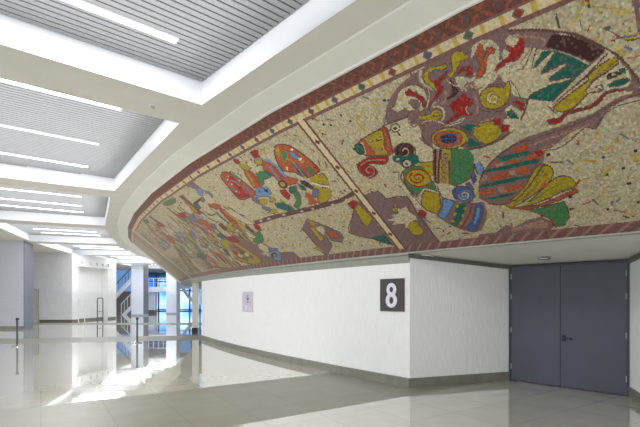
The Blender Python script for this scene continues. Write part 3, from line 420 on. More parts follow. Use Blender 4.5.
M 712,321 694,294 683,277 661,260 644,255 646,196 656,144 673,91 688,85 707,111 726,156 742,220 725,259
b 712,304 703,305 693,283 709,239 729,192 738,218 723,256
B 712,302 703,302 694,282 710,241 729,194 737,218 722,254 712,303 703,302 702,308 713,306 723,257 739,217 729,189 709,238 692,283 702,307 712,307
G 692,270 674,264 686,216 703,165 714,135 722,155 706,202
m 692,268 675,263 686,217 704,166 714,138 721,155 706,201 691,268 675,262 674,267 692,272 707,204 723,155 714,132 703,163 685,215 673,266 691,273
Y 680,275 681,272 682,270 683,269 684,269 685,270 686,272 686,275 686,278 685,282 684,284 683,285 681,285 680,284 680,282 679,278
Y 690,255 690,252 691,249 693,248 694,248 695,249 696,251 696,254 696,258 695,261 694,263 693,265 691,265 690,263 690,261 689,258
Y 678,233 679,230 680,227 681,226 682,226 683,227 684,229 684,232 684,236 683,239 682,241 681,242 679,242 678,241 678,239 678,236
Y 701,212 702,209 703,206 705,205 706,205 707,206 708,208 708,211 707,215 707,218 706,221 704,222 703,222 702,221 701,218 701,215
Y 688,194 689,190 690,188 691,186 692,186 693,188 694,190 694,193 694,196 693,200 692,202 691,204 690,204 688,202 688,200 688,197
Y 712,171 713,168 714,165 716,164 717,164 718,165 719,167 719,171 719,174 718,178 716,180 715,182 714,182 713,180 712,178 712,175
Y 699,151 699,147 701,145 702,143 703,143 704,144 705,147 705,150 705,153 704,157 703,159 701,161 700,161 699,160 698,158 698,154
R 666,258 679,203 697,153 710,124 708,117 696,147 677,198 664,255
B 659,253 649,253 651,210 663,158 681,100 694,97 700,115 681,155 668,207
m 659,250 650,251 652,210 663,160 681,103 693,100 700,114 681,153 667,206 658,251 649,250 649,256 659,255 668,208 682,157 701,116 694,94 680,98 662,157 650,210 648,255 659,256
b 659,231 656,224 663,182 676,141 683,132 669,185
B 655,288 660,275 667,268 674,268 681,276 687,289 690,306 691,325 688,341 683,354 676,360 669,359 662,352 656,339 653,322 653,304
m 656,290 660,278 667,271 674,271 681,278 686,291 689,308 689,325 687,340 682,351 676,357 669,356 662,349 657,336 654,321 654,304 656,289 661,277 660,273 654,286 652,304 652,324 656,341 661,354 668,362 676,363 683,356 688,343 691,324 691,305 688,287 682,273 675,265 667,265 660,272 655,286
c 670,307 670,306 670,305 671,304 672,304 673,305 674,308 674,311 673,314 672,318 670,319 668,319 666,316 665,311 665,305 666,299 669,294 672,291 675,292 678,297 679,305 679,315 681,313 682,302 680,292 676,286 672,284 668,288 665,295 663,304 662,314 664,321 666,325 669,326 672,323 675,318 676,311 676,304 675,300 673,298 671,298 669,300 668,304 668,307
V 667,306 668,302 669,298 671,295 674,295 676,298 678,303 678,310 677,317 675,324 672,329 668,331 664,328 661,322 659,313 660,302 662,291 666,282 672,277 677,277 682,284 686,296 688,290 684,277 679,270 672,269 666,275 660,287 657,301 657,316 659,328 662,335 667,338 672,336 676,329 680,319 681,308 680,298 678,291 675,288 671,288 668,292 666,298 665,305
B 631,454 625,455 622,415 628,395 634,418
m 631,451 626,453 623,414 628,398 633,419 630,453 626,452 625,458 632,456 635,417 628,392 621,415 625,457 631,457
B 643,410 637,416 639,372 646,357 647,378
m 643,407 638,414 640,373 646,360 646,378 642,408 637,413 638,419 644,411 648,377 647,354 638,372 636,417 643,413
B 660,365 652,371 651,328 656,316
m 660,362 653,368 652,328 655,318 659,366 652,368 652,374 661,365 657,313 650,329 651,373 660,368
b 631,452 623,458 620,424 627,393 634,398
m 631,449 623,456 621,424 627,396 633,399 630,451 623,455 623,461 632,453 635,397 626,391 619,424 622,460 631,455
R 781,251 767,269 757,246 767,219 778,227
m 780,249 767,266 758,245 767,222 777,229 780,250 767,267 767,271 781,252 779,225 767,216 756,247 766,272 781,253
M 637,361 611,433 583,473 555,496 544,493 531,434 538,382 567,291 592,240 619,223 637,243 650,278
O 572,476 550,486 549,458 567,452
G 596,457 550,453 547,436 590,433
O 608,422 599,437 590,428 598,414
O 584,429 567,428 565,415 583,413
O 557,436 541,429 539,414 554,411
G 618,411 581,411 547,412 540,409 543,395 585,393 619,399
O 623,359 610,382 590,384 586,356 606,354
O 579,386 560,388 555,360 571,356
P 603,430 588,427 588,415 601,414
G 640,342 602,349 561,348 559,336 601,328 642,329
O 603,310 583,314 571,304 581,286 602,288
O 644,317 619,315 618,288 643,293
G 637,272 604,276 588,275 601,261 630,261
P 587,382 579,381 577,361 585,360
P 614,320 604,320 600,287 611,284
P 628,395 620,383 625,360 636,357
Y 611,219 602,237 590,259 579,281 569,305 562,333 555,358 548,374 542,382 535,378 530,367 528,352 529,335 531,319 536,303 545,284 556,265 566,248 578,232 590,215 600,205 608,208
m 610,216 602,234 590,256 579,279 569,303 561,331 554,356 548,372 542,379 536,375 531,365 529,351 530,335 532,321 536,305 545,287 556,268 567,250 578,234 590,219 600,208 608,211 610,218 602,234 603,240 612,220 609,204 600,202 590,212 577,228 566,245 555,262 544,282 535,301 531,318 528,334 528,352 529,369 535,381 542,385 549,377 555,360 562,335 570,308 580,284 590,261 603,240 611,222
Y 588,196 576,216 562,242 552,267 543,289 532,306 523,315 515,313 509,304 506,289 505,272 507,260 510,251 517,246 526,242 535,232 546,220 560,209 574,199 584,193
m 587,193 576,213 561,240 551,264 542,286 532,303 523,312 516,310 510,302 507,287 506,272 507,262 510,254 517,249 526,245 535,235 546,224 560,212 574,203 584,196 587,193 576,213 577,219 588,198 584,190 574,196 560,206 545,217 535,229 526,238 517,243 510,248 506,258 505,272 506,290 509,306 515,316 523,318 533,308 543,291 552,269 562,245 577,219 588,198
O 620,229 597,200 567,192 539,213 506,248 504,231 529,205 556,186 580,175 605,198
m 620,227 597,198 567,189 539,210 506,246 504,233 529,208 556,189 580,178 605,200 620,226 597,198 596,203 620,232 606,195 580,172 556,184 529,202 503,229 506,251 539,216 567,195 597,203 619,232
O 549,293 544,302 539,287 548,267
g 581,171 556,182 527,194 525,157 526,111 538,67 551,65 553,109 564,142
m 581,168 556,179 527,190 526,156 527,112 538,70 550,68 552,111 564,145 580,170 556,179 556,186 581,172 565,139 553,106 552,62 538,64 525,110 524,158 526,196 556,186 580,174
R 557,103 551,111 551,77 554,67
R 545,446 534,444 533,426 540,418
M 681,70 647,73 625,111 615,88 586,124 566,129 555,103 553,66 558,53 616,45 650,42 686,38
P 625,77 588,103 567,112 558,90 564,70 609,66
M 863,429 830,434 822,374 776,365 777,250 771,221 767,48 845,46 861,66 869,178 877,286
c 816,355 811,317 807,296 790,312 791,275 782,239 785,215 805,205 824,159 818,204 838,202 849,207 837,226 857,242 831,252 841,271 816,275
m 817,354 812,316 807,294 790,310 792,274 783,238 785,217 805,206 824,162 817,206 838,204 848,208 836,228 857,242 830,251 840,269 815,275 815,355 812,316 810,318 817,355 817,276 841,272 831,254 858,243 838,224 850,206 838,200 819,202 825,157 805,203 785,213 781,240 790,277 789,314 806,298 810,318 815,356
Y 812,299 814,293 817,289 820,286 823,286 825,289 826,294 826,300 825,306 823,312 821,316 818,318 815,318 813,316 812,311 811,305
m 813,300 815,294 817,291 820,288 822,289 824,291 825,295 825,300 825,306 823,310 821,314 818,316 816,316 814,314 812,310 812,305 813,299 815,294 814,292 812,299 810,306 811,312 812,318 815,320 818,320 821,318 824,313 826,306 827,299 827,292 826,287 823,284 820,284 817,287 814,292 812,298
Y 819,171 805,205 794,213 788,190 787,130 803,109 816,121
m 819,169 804,203 795,210 789,189 788,130 803,112 815,124 818,171 804,203 805,206 820,170 817,119 803,106 786,130 787,192 793,215 805,206 820,172
c 777,371 767,377 761,326 759,289 767,269 777,293
m 777,369 768,376 762,326 759,289 767,271 776,294 776,371 767,375 767,378 777,371 777,292 767,267 758,289 760,327 766,378 776,372
R 775,261 763,269 758,246 769,230 777,230
m 775,258 763,267 759,246 769,232 776,232 774,260 763,267 763,272 776,262 778,229 769,228 757,246 762,272 775,263
R 922,398 901,413 891,394 915,347
m 922,396 901,411 892,394 915,350 921,398 901,411 901,416 923,399 916,344 890,394 900,416 922,401
M 912,359 887,398 884,276 881,169 878,57 929,135 976,203 941,289
Y 912,352 893,382 885,283 888,264 914,218 919,250
m 912,350 894,380 886,282 888,265 913,221 917,251 911,352 892,380 893,384 913,352 920,249 914,216 887,262 884,284 891,384 912,354
G 928,138 886,152 879,60 906,96
m 928,135 887,149 880,61 905,99 927,137 886,149 885,154 929,139 907,94 878,59 885,154 927,141
m 878,470 930,441 994,438 1072,443 1163,450 1275,448 1288,412 1173,416 1081,411 1001,408 934,413 879,444
c 911,422 912,419 914,418 916,417 917,417 919,419 919,421 920,424 919,426 918,429 917,430 915,431 913,430 912,429 911,427 911,424
c 957,412 958,409 960,408 962,407 963,407 965,409 966,411 966,414 966,417 964,419 963,421 961,421 959,421 957,420 957,417 956,414
c 1022,418 1024,415 1025,413 1028,412 1030,413 1031,414 1032,417 1032,420 1032,423 1030,425 1028,427 1026,428 1024,427 1023,426 1022,423 1022,420
c 1062,419 1064,417 1066,415 1068,414 1070,415 1072,416 1073,419 1073,422 1072,425 1071,428 1069,429 1066,430 1064,430 1062,428 1062,425 1061,422
c 1132,428 1134,425 1136,423 1139,422 1141,423 1143,424 1144,427 1144,430 1144,434 1142,436 1139,438 1137,439 1134,438 1132,436 1131,434 1131,431
c 1201,428 1203,425 1206,423 1209,422 1211,423 1213,425 1215,428 1215,431 1214,434 1212,437 1209,439 1206,440 1203,439 1201,437 1200,434 1200,431
c 1241,429 1243,426 1246,424 1249,424 1252,424 1254,426 1255,429 1255,433 1254,436 1252,439 1249,441 1246,442 1243,441 1241,439 1240,436 1240,433
M 1070,365 1032,291 1001,205 1004,172 1021,135 1050,160 1053,226 1060,123 1105,49 1117,60 1116,295
D 1071,363 1034,290 1002,203 1005,173 1021,138 1049,162 1054,226 1061,123 1105,51 1115,61 1115,296 1070,363 1034,290 1031,293 1069,367 1118,295 1118,58 1105,47 1059,123 1052,226 1051,158 1022,133 1003,172 1000,207 1031,293 1068,367
c 1071,282 1044,290 1042,256 1060,215
Y 1087,296 1073,286 1071,184 1090,174
m 1088,294 1074,284 1072,184 1088,176 1086,297 1074,283 1072,288 1089,296 1092,173 1069,185 1071,287 1086,299
Y 1071,347 1051,303 1072,303
m 1072,345 1052,302 1071,305 1071,345 1052,301 1050,304 1070,348 1073,302 1050,304 1070,348
O 1042,249 1014,214 1010,182 1033,177 1044,195
m 1043,246 1016,212 1011,183 1032,180 1042,197 1042,246 1016,212 1013,217 1042,252 1045,193 1034,174 1009,180 1013,217 1040,252
Y 1139,123 1111,126 1115,74
m 1140,121 1112,124 1114,77 1138,124 1112,124 1111,128 1140,122 1115,72 1110,128 1138,126
O 1003,829 996,841 989,845 981,844 972,837 962,825 954,810 949,793 944,774 939,752 935,727 932,703 929,679 926,655 926,636 931,626 940,622 957,615 976,617 987,642 997,672 1012,686 1024,701 1025,732 1019,767 1012,801
D 1002,827 996,839 990,843 981,842 972,835 963,823 955,808 950,792 946,773 941,750 936,726 933,702 931,678 928,654 927,636 931,628 940,624 957,618 975,620 985,644 995,674 1011,688 1023,703 1023,733 1018,767 1010,800 1002,828 995,840 997,842 1004,829 1013,801 1021,767 1026,732 1026,700 1013,684 998,670 988,640 977,615 958,612 940,619 930,624 924,636 925,656 928,680 930,704 934,728 938,753 943,776 947,795 953,812 961,827 971,839 980,846 989,847 997,843 1004,830
Y 967,610 943,614 925,612 925,570 930,536 949,554 970,580
m 967,608 943,612 926,610 926,569 930,538 948,556 969,581 966,608 943,612 943,616 967,612 971,578 950,552 930,534 924,570 924,613 943,616 966,612
Y 971,558 955,536 937,519 937,497 950,466 974,439 994,440 988,489 986,522
m 972,555 956,534 938,517 938,497 950,467 974,442 993,442 986,489 984,522 971,555 956,534 954,539 970,560 987,523 989,488 996,438 974,437 949,464 936,496 936,521 954,539 969,560
Y 996,830 985,829 994,800 1006,777 1006,798
g 988,808 974,800 977,774 1001,740 1001,761
Y 989,806 975,799 977,774 1001,741 1001,761 988,807 975,799 974,801 989,808 1002,761 1001,738 976,773 974,801 988,809
b 967,782 958,770 952,733 963,730 973,758
m 968,780 959,769 953,733 963,732 972,759 967,780 958,769 957,771 968,783 974,758 964,729 951,733 957,771 967,783
g 953,689 946,676 941,630 956,625 957,667
m 954,688 947,675 942,630 956,626 956,668 953,688 947,674 945,677 953,690 958,667 957,624 940,630 945,676 952,690
R 935,663 925,659 927,632 936,622
Y 954,718 947,709 955,699 961,710
D 980,725 974,714 970,622 980,623 987,664
B 981,722 976,712 972,621 978,626 985,666 978,724 975,711 972,716 982,726 989,663 982,620 968,623 972,715 978,728
Y 989,756 980,737 979,665 979,613 975,615 976,667 977,740 986,760
W 958,734 947,730 952,721 959,719
W 953,786 954,784 956,782 957,782 959,783 960,784 960,786 960,789 960,791 959,794 957,795 956,795 954,794 953,793 953,791 953,788
W 1008,715 1000,717 1009,694 1012,705
D 999,616 986,607 974,554 981,542 993,561 1001,595
m 999,614 987,606 975,554 981,544 992,563 1000,596 999,614 987,605 985,609 999,618 1002,594 994,560 982,540 973,556 985,609 998,618
W 973,575 953,544 937,520 934,527 950,550 969,581
V 973,509 977,499 982,492 988,488 992,488 995,492 996,500 995,510 992,520 988,530 982,537 977,541 973,540 970,536 969,529 970,519
m 974,509 978,500 983,493 987,490 991,490 994,494 995,501 994,510 991,520 987,529 982,535 978,539 974,538 971,534 971,528 971,519 974,509 978,500 977,498 972,508 969,519 968,529 969,538 972,542 977,543 983,539 988,531 993,521 996,510 997,499 996,491 993,486 988,486 982,490 977,498 972,508
O 1007,536 995,505 999,472 990,437 1014,445 1028,459 1013,493 1021,509
m 1009,535 996,504 1000,471 991,438 1013,447 1027,460 1012,493 1019,510 1008,534 996,503 994,507 1007,538 1022,509 1014,492 1030,458 1015,443 990,436 998,473 994,506 1006,538
W 1015,443 1015,441 1016,440 1018,440 1019,440 1020,441 1020,442 1021,444 1020,446 1019,447 1018,448 1017,449 1016,448 1015,447 1014,446 1014,444
W 999,442 999,440 1000,440 1001,439 1003,439 1004,440 1004,442 1004,443 1004,445 1003,446 1002,447 1001,448 1000,447 999,446 998,445 998,444
O 1075,792 1056,804 1040,786 1031,740 1024,663 999,622 1014,604 1045,614 1063,656 1063,737
m 1075,790 1057,802 1042,785 1033,740 1025,661 1000,621 1014,606 1044,616 1062,657 1062,738 1074,792 1056,802 1057,806 1076,791 1064,736 1064,655 1046,612 1015,602 998,623 1023,664 1030,741 1039,787 1056,806 1075,793
b 1055,801 1049,796 1043,785 1039,763 1036,734 1035,697 1034,666 1028,669 1029,700 1030,738 1033,767 1037,790 1044,803 1051,809
b 1058,752 1056,740 1054,721 1054,691 1055,665 1050,667 1049,694 1049,724 1051,743 1053,756
Y 1057,779 1044,742 1042,679 1038,681 1040,745 1053,783
G 1100,742 1077,748 1061,701 1083,694 1111,690 1117,707
m 1100,740 1078,746 1062,701 1083,696 1110,692 1115,707 1099,740 1077,746 1077,750 1100,743 1118,707 1112,688 1083,692 1060,701 1076,750 1099,744
g 1044,602 1028,585 1031,527 1048,477 1072,440 1081,471 1054,505 1048,550
m 1045,599 1029,583 1032,527 1049,478 1071,442 1079,470 1053,505 1046,551 1043,600 1029,582 1027,587 1045,603 1049,550 1055,506 1082,471 1072,437 1047,476 1029,528 1026,586 1043,604
D 1051,601 1057,598 1063,599 1068,605 1071,614 1072,626 1071,638 1067,648 1062,655 1056,658 1050,656 1046,650 1043,641 1042,630 1043,619 1047,608
Y 1054,613 1058,611 1061,612 1064,616 1065,621 1066,628 1065,635 1063,640 1061,644 1058,646 1054,645 1052,641 1050,636 1049,629 1050,623 1052,617
c 1102,696 1069,684 1072,621 1066,550 1066,513 1084,492 1105,562 1113,630 1110,672
R 1081,602 1062,596 1061,547 1078,520 1085,549 1086,575
m 1081,600 1063,594 1062,547 1078,522 1084,550 1085,576 1080,600 1062,594 1061,597 1081,604 1087,574 1086,548 1079,518 1060,547 1060,597 1080,604
G 1028,568 1033,560 1038,554 1044,551 1050,553 1053,557 1055,565 1055,574 1052,583 1048,591 1042,597 1036,599 1031,598 1027,593 1025,586 1026,577
m 1029,568 1033,561 1038,556 1044,553 1049,554 1053,559 1054,566 1054,574 1051,583 1047,590 1042,595 1037,597 1032,596 1028,591 1027,585 1027,576 1029,568 1033,560 1032,559 1028,567 1025,577 1024,586 1026,594 1030,599 1036,601 1042,598 1048,593 1053,584 1056,574 1057,564 1055,556 1050,551 1045,550 1038,552 1032,558 1028,567
G 1010,601 998,576 1004,540 1015,559
m 1011,600 999,575 1004,541 1014,560 1010,600 999,575 997,578 1010,603 1016,558 1003,538 997,577 1009,603
b 1140,661 1112,648 1114,600 1136,582 1164,613
m 1141,659 1113,646 1116,600 1135,584 1162,614 1140,659 1112,646 1111,650 1140,663 1166,612 1137,580 1113,599 1110,649 1139,663
D 1136,640 1118,634 1122,611 1135,613
Y 1141,572 1123,573 1119,545 1137,536 1148,550
m 1142,570 1124,572 1120,546 1136,538 1147,551 1141,570 1124,571 1123,575 1141,573 1150,549 1138,534 1118,545 1122,575 1141,574
Y 1180,583 1157,569 1167,541 1187,553
Y 1104,549 1091,521 1100,508 1113,522
G 1134,528 1105,517 1088,468 1084,440 1110,446 1122,481
m 1135,526 1106,515 1089,467 1084,442 1109,448 1120,483 1133,527 1106,515 1104,520 1135,529 1123,479 1112,443 1084,438 1086,470 1104,519 1133,530
Y 1168,487 1145,474 1150,456 1172,462
V 1190,541 1169,515 1162,470 1182,488 1197,518
m 1191,539 1170,513 1163,470 1181,490 1196,519 1190,538 1170,513 1167,517 1189,543 1199,516 1184,486 1160,469 1167,517 1188,543
R 1075,874 1059,876 1046,866 1059,830 1071,826 1077,845
m 1075,872 1059,875 1047,866 1060,831 1070,828 1076,845 1074,873 1059,875 1058,878 1076,875 1078,844 1071,825 1058,829 1045,866 1058,878 1075,875
Y 1062,791 1068,786 1074,785 1080,788 1084,794 1087,803 1087,812 1085,821 1080,828 1075,832 1069,833 1063,830 1059,824 1057,816 1056,806 1059,798
m 1063,792 1068,788 1074,787 1079,790 1083,796 1085,804 1085,812 1083,821 1080,827 1075,830 1069,831 1064,828 1060,823 1058,815 1058,806 1060,798 1063,792 1068,788 1068,784 1062,789 1057,797 1055,807 1056,817 1058,825 1063,832 1069,835 1075,834 1081,830 1086,822 1088,812 1088,802 1085,793 1081,786 1075,783 1068,784 1062,789
b 1065,813 1067,811 1069,810 1071,810 1073,811 1075,814 1076,816 1076,819 1075,821 1074,823 1072,824 1069,824 1067,823 1066,821 1065,818 1065,815
c 1112,824 1095,815 1087,768 1104,753 1115,771
D 1086,832 1087,831 1089,830 1090,830 1092,831 1093,833 1093,834 1094,836 1093,838 1092,839 1091,840 1089,840 1088,839 1087,838 1086,836 1086,834
D 1109,789 1110,788 1111,787 1113,787 1114,787 1115,788 1116,790 1116,792 1115,794 1114,796 1112,797 1111,797 1110,796 1109,795 1108,793 1108,791
D 1108,830 1109,828 1111,827 1112,827 1114,828 1115,829 1116,831 1116,834 1115,836 1113,838 1112,839 1110,839 1109,838 1107,837 1107,834 1107,832
D 1084,786 1085,784 1086,783 1088,783 1089,784 1090,785 1091,787 1091,789 1090,790 1089,792 1088,792 1087,792 1085,792 1084,791 1084,789 1084,787
R 1143,892 1133,874 1130,848 1141,843 1147,858 1148,873
m 1144,890 1134,873 1131,848 1140,845 1146,859 1147,873 1143,890 1134,872 1132,875 1143,893 1149,872 1149,857 1142,842 1128,848 1131,875 1142,893
Y 1135,848 1115,818 1115,785 1131,788 1142,811 1142,830
m 1137,847 1116,816 1116,786 1130,789 1140,812 1141,830 1136,846 1116,816 1114,819 1135,850 1144,830 1143,810 1132,786 1114,784 1114,819 1134,849
O 1141,806 1127,785 1118,764 1118,726 1127,664 1141,658 1160,666 1157,705 1151,760
m 1143,804 1128,783 1120,763 1120,725 1128,664 1140,660 1159,668 1156,705 1150,760 1141,804 1128,783 1126,786 1142,807 1153,760 1159,704 1162,665 1142,656 1126,663 1117,726 1117,765 1125,786 1140,807
Y 1139,787 1145,733 1155,681 1150,681 1140,734 1134,788
R 1129,784 1128,731 1134,676 1130,677 1124,732 1125,786
O 1067,788 1049,783 1040,740 1037,684 1037,661 1059,654 1067,724 1079,752
m 1067,786 1050,781 1041,739 1038,683 1038,663 1058,656 1065,726 1077,753 1066,786 1050,781 1049,784 1067,789 1080,752 1068,723 1060,653 1036,660 1035,685 1039,741 1048,784 1066,790
b 1057,798 1050,792 1042,781 1036,762 1033,739 1031,716 1030,693 1029,675 1029,662 1025,664 1025,677 1025,696 1026,719 1028,743 1032,766 1038,786 1046,798 1054,804
b 1055,754 1057,706 1058,660 1054,662 1053,708 1051,755
g 1112,749 1093,754 1080,739 1072,692 1085,696 1100,708 1112,673 1127,664 1119,707
G 1112,748 1094,752 1081,738 1073,691 1084,698 1101,709 1113,674 1126,665 1118,707 1111,749 1094,752 1093,756 1113,750 1121,707 1128,662 1111,672 1100,706 1085,694 1071,692 1079,740 1093,756 1112,751
O 1234,838 1227,844 1219,844 1210,839 1200,827 1191,806 1183,779 1178,750 1175,717 1169,676 1168,640 1179,625 1193,620 1203,620 1214,623 1233,622 1250,629 1254,659 1252,697 1250,735 1249,770 1247,796 1245,816 1240,829
m 1233,836 1227,841 1221,841 1212,836 1202,825 1193,804 1186,778 1181,748 1177,716 1172,675 1170,640 1179,628 1193,624 1202,624 1213,626 1232,626 1248,632 1251,660 1249,698 1247,736 1246,771 1244,797 1242,816 1238,828 1232,836 1226,841 1228,846 1235,840 1242,830 1248,815 1250,796 1251,770 1253,734 1255,696 1257,657 1253,626 1235,618 1215,619 1204,616 1194,616 1178,622 1165,641 1166,678 1172,719 1176,752 1181,781 1188,808 1198,830 1208,842 1218,848 1227,847 1235,841
R 1210,810 1197,789 1201,715 1208,646 1222,644 1223,699 1221,782
g 1198,812 1188,774 1187,733 1181,735 1183,777 1193,815
b 1219,776 1206,742 1208,718 1203,719 1201,745 1214,780
V 1243,723 1231,715 1232,689 1247,694
V 1192,714 1182,692 1185,647 1199,650
W 1211,803 1212,802 1213,801 1214,801 1216,802 1216,803 1217,804 1217,806 1216,807 1215,808 1214,809 1212,809 1211,809 1210,808 1210,806 1210,804
W 1224,786 1225,785 1226,784 1228,784 1229,785 1230,786 1231,787 1230,789 1230,790 1229,792 1227,792 1226,792 1225,792 1224,791 1223,790 1224,788
W 1224,748 1225,746 1226,746 1228,745 1229,746 1230,747 1231,748 1230,750 1230,752 1229,753 1227,754 1226,754 1225,753 1224,752 1223,751 1223,749
W 1184,750 1185,748 1186,748 1188,747 1189,748 1190,749 1190,750 1190,752 1189,753 1188,755 1187,755 1186,756 1185,755 1184,754 1183,753 1183,751
W 1234,690 1235,689 1237,688 1238,688 1240,688 1240,690 1241,691 1241,693 1240,694 1239,696 1238,697 1236,697 1235,696 1234,695 1234,694 1234,692
W 1231,672 1233,671 1234,670 1235,670 1237,670 1238,671 1238,673 1238,674 1237,676 1236,678 1235,678 1233,678 1232,678 1231,677 1231,676 1231,674
b 1162,657 1139,662 1126,643 1122,605 1129,579 1158,602 1179,600 1172,632
m 1162,655 1140,660 1128,642 1124,605 1129,582 1157,605 1178,602 1170,632 1161,655 1140,660 1139,664 1162,659 1173,633 1181,599 1159,600 1130,577 1121,606 1125,644 1138,664 1162,659
D 1132,642 1122,635 1127,608 1133,623
D 1155,647 1144,640 1154,626
Y 1179,590 1159,577 1166,550 1189,564
m 1180,588 1160,576 1166,552 1188,566 1179,588 1160,575 1158,578 1179,591 1190,563 1166,549 1158,578 1178,591
Y 1132,581 1121,563 1128,537 1145,547
m 1132,579 1122,563 1128,538 1144,548 1131,579 1122,562 1120,565 1132,582 1146,546 1128,535 1119,564 1131,582
M 1196,633 1182,613 1192,582 1210,590
M 1251,643 1207,624 1236,625
R 1256,722 1230,671 1197,642 1204,621 1247,641
V 1194,631 1179,606 1191,548 1203,580
m 1195,630 1181,605 1192,550 1201,581 1193,630 1181,604 1178,608 1194,632 1204,579 1190,547 1178,607 1192,633
Y 1156,552 1161,545 1168,540 1175,539 1181,541 1186,546 1189,553 1189,562 1186,570 1181,577 1175,581 1168,582 1162,580 1157,575 1154,568 1154,560
m 1157,553 1162,546 1168,542 1174,541 1180,543 1185,548 1188,554 1188,562 1185,569 1181,575 1175,579 1169,580 1162,578 1158,574 1155,567 1155,559 1158,552 1162,546 1161,544 1156,551 1153,560 1153,569 1155,577 1160,582 1167,584 1175,583 1182,578 1188,571 1191,561 1191,552 1188,544 1182,539 1175,537 1168,538 1161,543 1156,550
Y 1153,469 1156,463 1161,459 1167,458 1172,460 1177,463 1179,469 1179,476 1177,482 1173,488 1168,491 1163,492 1157,491 1153,487 1151,482 1151,475
m 1153,470 1157,465 1161,462 1166,460 1171,462 1175,465 1178,470 1178,476 1176,482 1173,486 1169,489 1163,490 1158,489 1155,485 1152,480 1152,474 1154,469 1157,464 1156,462 1151,468 1149,476 1150,483 1152,489 1156,493 1162,494 1168,493 1174,489 1178,483 1181,475 1181,468 1178,462 1173,457 1168,456 1162,457 1156,462 1152,467
V 1187,538 1162,499 1179,483 1190,514
G 1138,532 1114,495 1098,462 1117,454 1139,494
m 1139,531 1116,493 1099,461 1116,456 1138,495 1138,530 1116,493 1113,497 1137,534 1141,492 1118,452 1096,462 1113,497 1137,534
M 1426,896 1381,889 1370,807 1391,798 1403,831 1412,855 1433,871
V 1418,878 1398,871 1402,849 1421,856
b 1400,829 1373,821 1376,794 1403,764 1416,791
m 1401,826 1375,820 1378,794 1403,767 1413,792 1399,827 1374,819 1372,824 1400,830 1418,791 1404,762 1374,793 1371,823 1398,831
V 1370,802 1347,774 1353,730 1370,712 1373,762
m 1372,800 1349,772 1355,731 1368,714 1371,763 1370,799 1349,772 1345,776 1370,804 1375,761 1372,710 1351,730 1345,775 1368,803
c 1400,762 1367,764 1367,716 1376,679 1401,689 1416,717
M 1425,767 1400,762 1410,726 1432,721 1442,734
D 1493,754 1429,763 1429,744 1501,732
O 1417,699 1383,677 1359,650 1374,622 1398,630 1420,669
D 1419,696 1384,675 1361,649 1374,624 1396,633 1418,671 1417,696 1384,675 1381,680 1416,701 1423,668 1400,628 1374,620 1356,651 1381,679 1415,701
G 1501,739 1466,743 1474,689 1506,682 1517,702
m 1501,737 1467,741 1475,689 1505,684 1515,702 1500,738 1466,741 1465,744 1502,740 1519,701 1508,680 1472,688 1464,744 1501,741
O 1389,619 1365,617 1359,563 1365,503 1356,466 1375,436 1390,477 1390,542
m 1390,616 1367,615 1361,562 1367,502 1358,465 1373,439 1388,479 1387,543 1387,619 1366,614 1364,619 1391,618 1392,541 1393,475 1376,434 1353,467 1362,504 1356,564 1362,619 1388,621
R 1389,613 1396,552 1393,491 1380,445 1369,454 1381,499 1384,558 1377,617
c 1456,691 1427,667 1424,620 1445,605 1468,626 1478,665
m 1458,689 1429,665 1426,620 1443,608 1466,627 1476,665 1457,689 1429,665 1425,669 1456,694 1480,664 1471,624 1446,603 1422,620 1425,668 1455,693
G 1480,619 1462,595 1432,593 1412,612 1417,617 1431,602 1455,604 1471,627
G 1424,607 1421,540 1415,484 1404,490 1410,546 1412,612
c 1435,593 1428,563 1443,517 1449,548
Y 1430,477 1400,475 1397,427 1431,402 1444,436
m 1431,474 1402,473 1399,427 1429,405 1442,437 1429,475 1401,473 1399,478 1431,479 1447,435 1432,399 1395,427 1398,477 1429,479
D 1467,516 1450,507 1451,446 1472,437 1475,486
m 1469,514 1452,506 1453,446 1469,439 1473,486 1467,515 1451,505 1449,509 1468,518 1478,485 1473,436 1449,446 1448,509 1466,518
R 1534,854 1501,844 1503,787 1506,708 1493,653 1523,643 1537,672 1535,740 1525,801
m 1535,852 1504,843 1506,786 1508,707 1495,653 1521,646 1535,674 1532,740 1522,802 1532,853 1503,842 1500,846 1536,854 1527,800 1537,739 1540,671 1525,641 1490,654 1503,709 1501,787 1499,846 1533,856
Y 1536,762 1530,724 1532,671 1520,674 1518,728 1524,766
g 1509,846 1515,778 1506,779 1500,848
g 1675,881 1592,874 1569,851 1591,824 1655,831 1691,854
m 1676,878 1594,872 1572,850 1591,826 1654,833 1688,856 1675,878 1593,872 1591,876 1675,883 1695,853 1657,829 1590,822 1566,852 1591,876 1674,883
c 1566,835 1536,802 1535,740 1557,677 1593,705 1593,777
m 1568,834 1539,801 1537,740 1558,679 1590,706 1590,777 1565,833 1538,800 1534,804 1566,837 1596,776 1595,704 1556,675 1532,740 1534,803 1563,837
M 1550,795 1554,792 1558,791 1563,792 1567,793 1570,796 1571,800 1571,804 1569,807 1565,809 1561,810 1556,810 1552,808 1549,806 1548,802 1548,798
c 1643,816 1613,790 1613,724 1629,675 1649,716 1654,779
m 1646,813 1617,788 1616,724 1629,678 1646,718 1651,780 1643,813 1616,788 1611,792 1643,818 1658,778 1653,715 1629,672 1609,725 1610,791 1640,818
R 1652,740 1600,724 1620,670 1652,666 1659,700
m 1654,738 1603,722 1622,671 1650,668 1656,701 1652,738 1602,722 1598,726 1653,743 1663,699 1655,663 1618,669 1597,725 1650,743
O 1695,829 1690,765 1686,686 1670,638 1657,644 1673,691 1677,768 1682,831
g 1680,691 1669,631 1646,611 1637,618 1659,636 1669,695
V 1602,689 1569,677 1559,635 1576,602 1624,612 1621,656
m 1604,686 1571,675 1561,635 1577,604 1621,614 1618,656 1601,687 1571,674 1567,679 1602,691 1624,655 1626,610 1576,600 1556,636 1566,679 1600,691
b 1542,640 1512,623 1528,597 1553,615
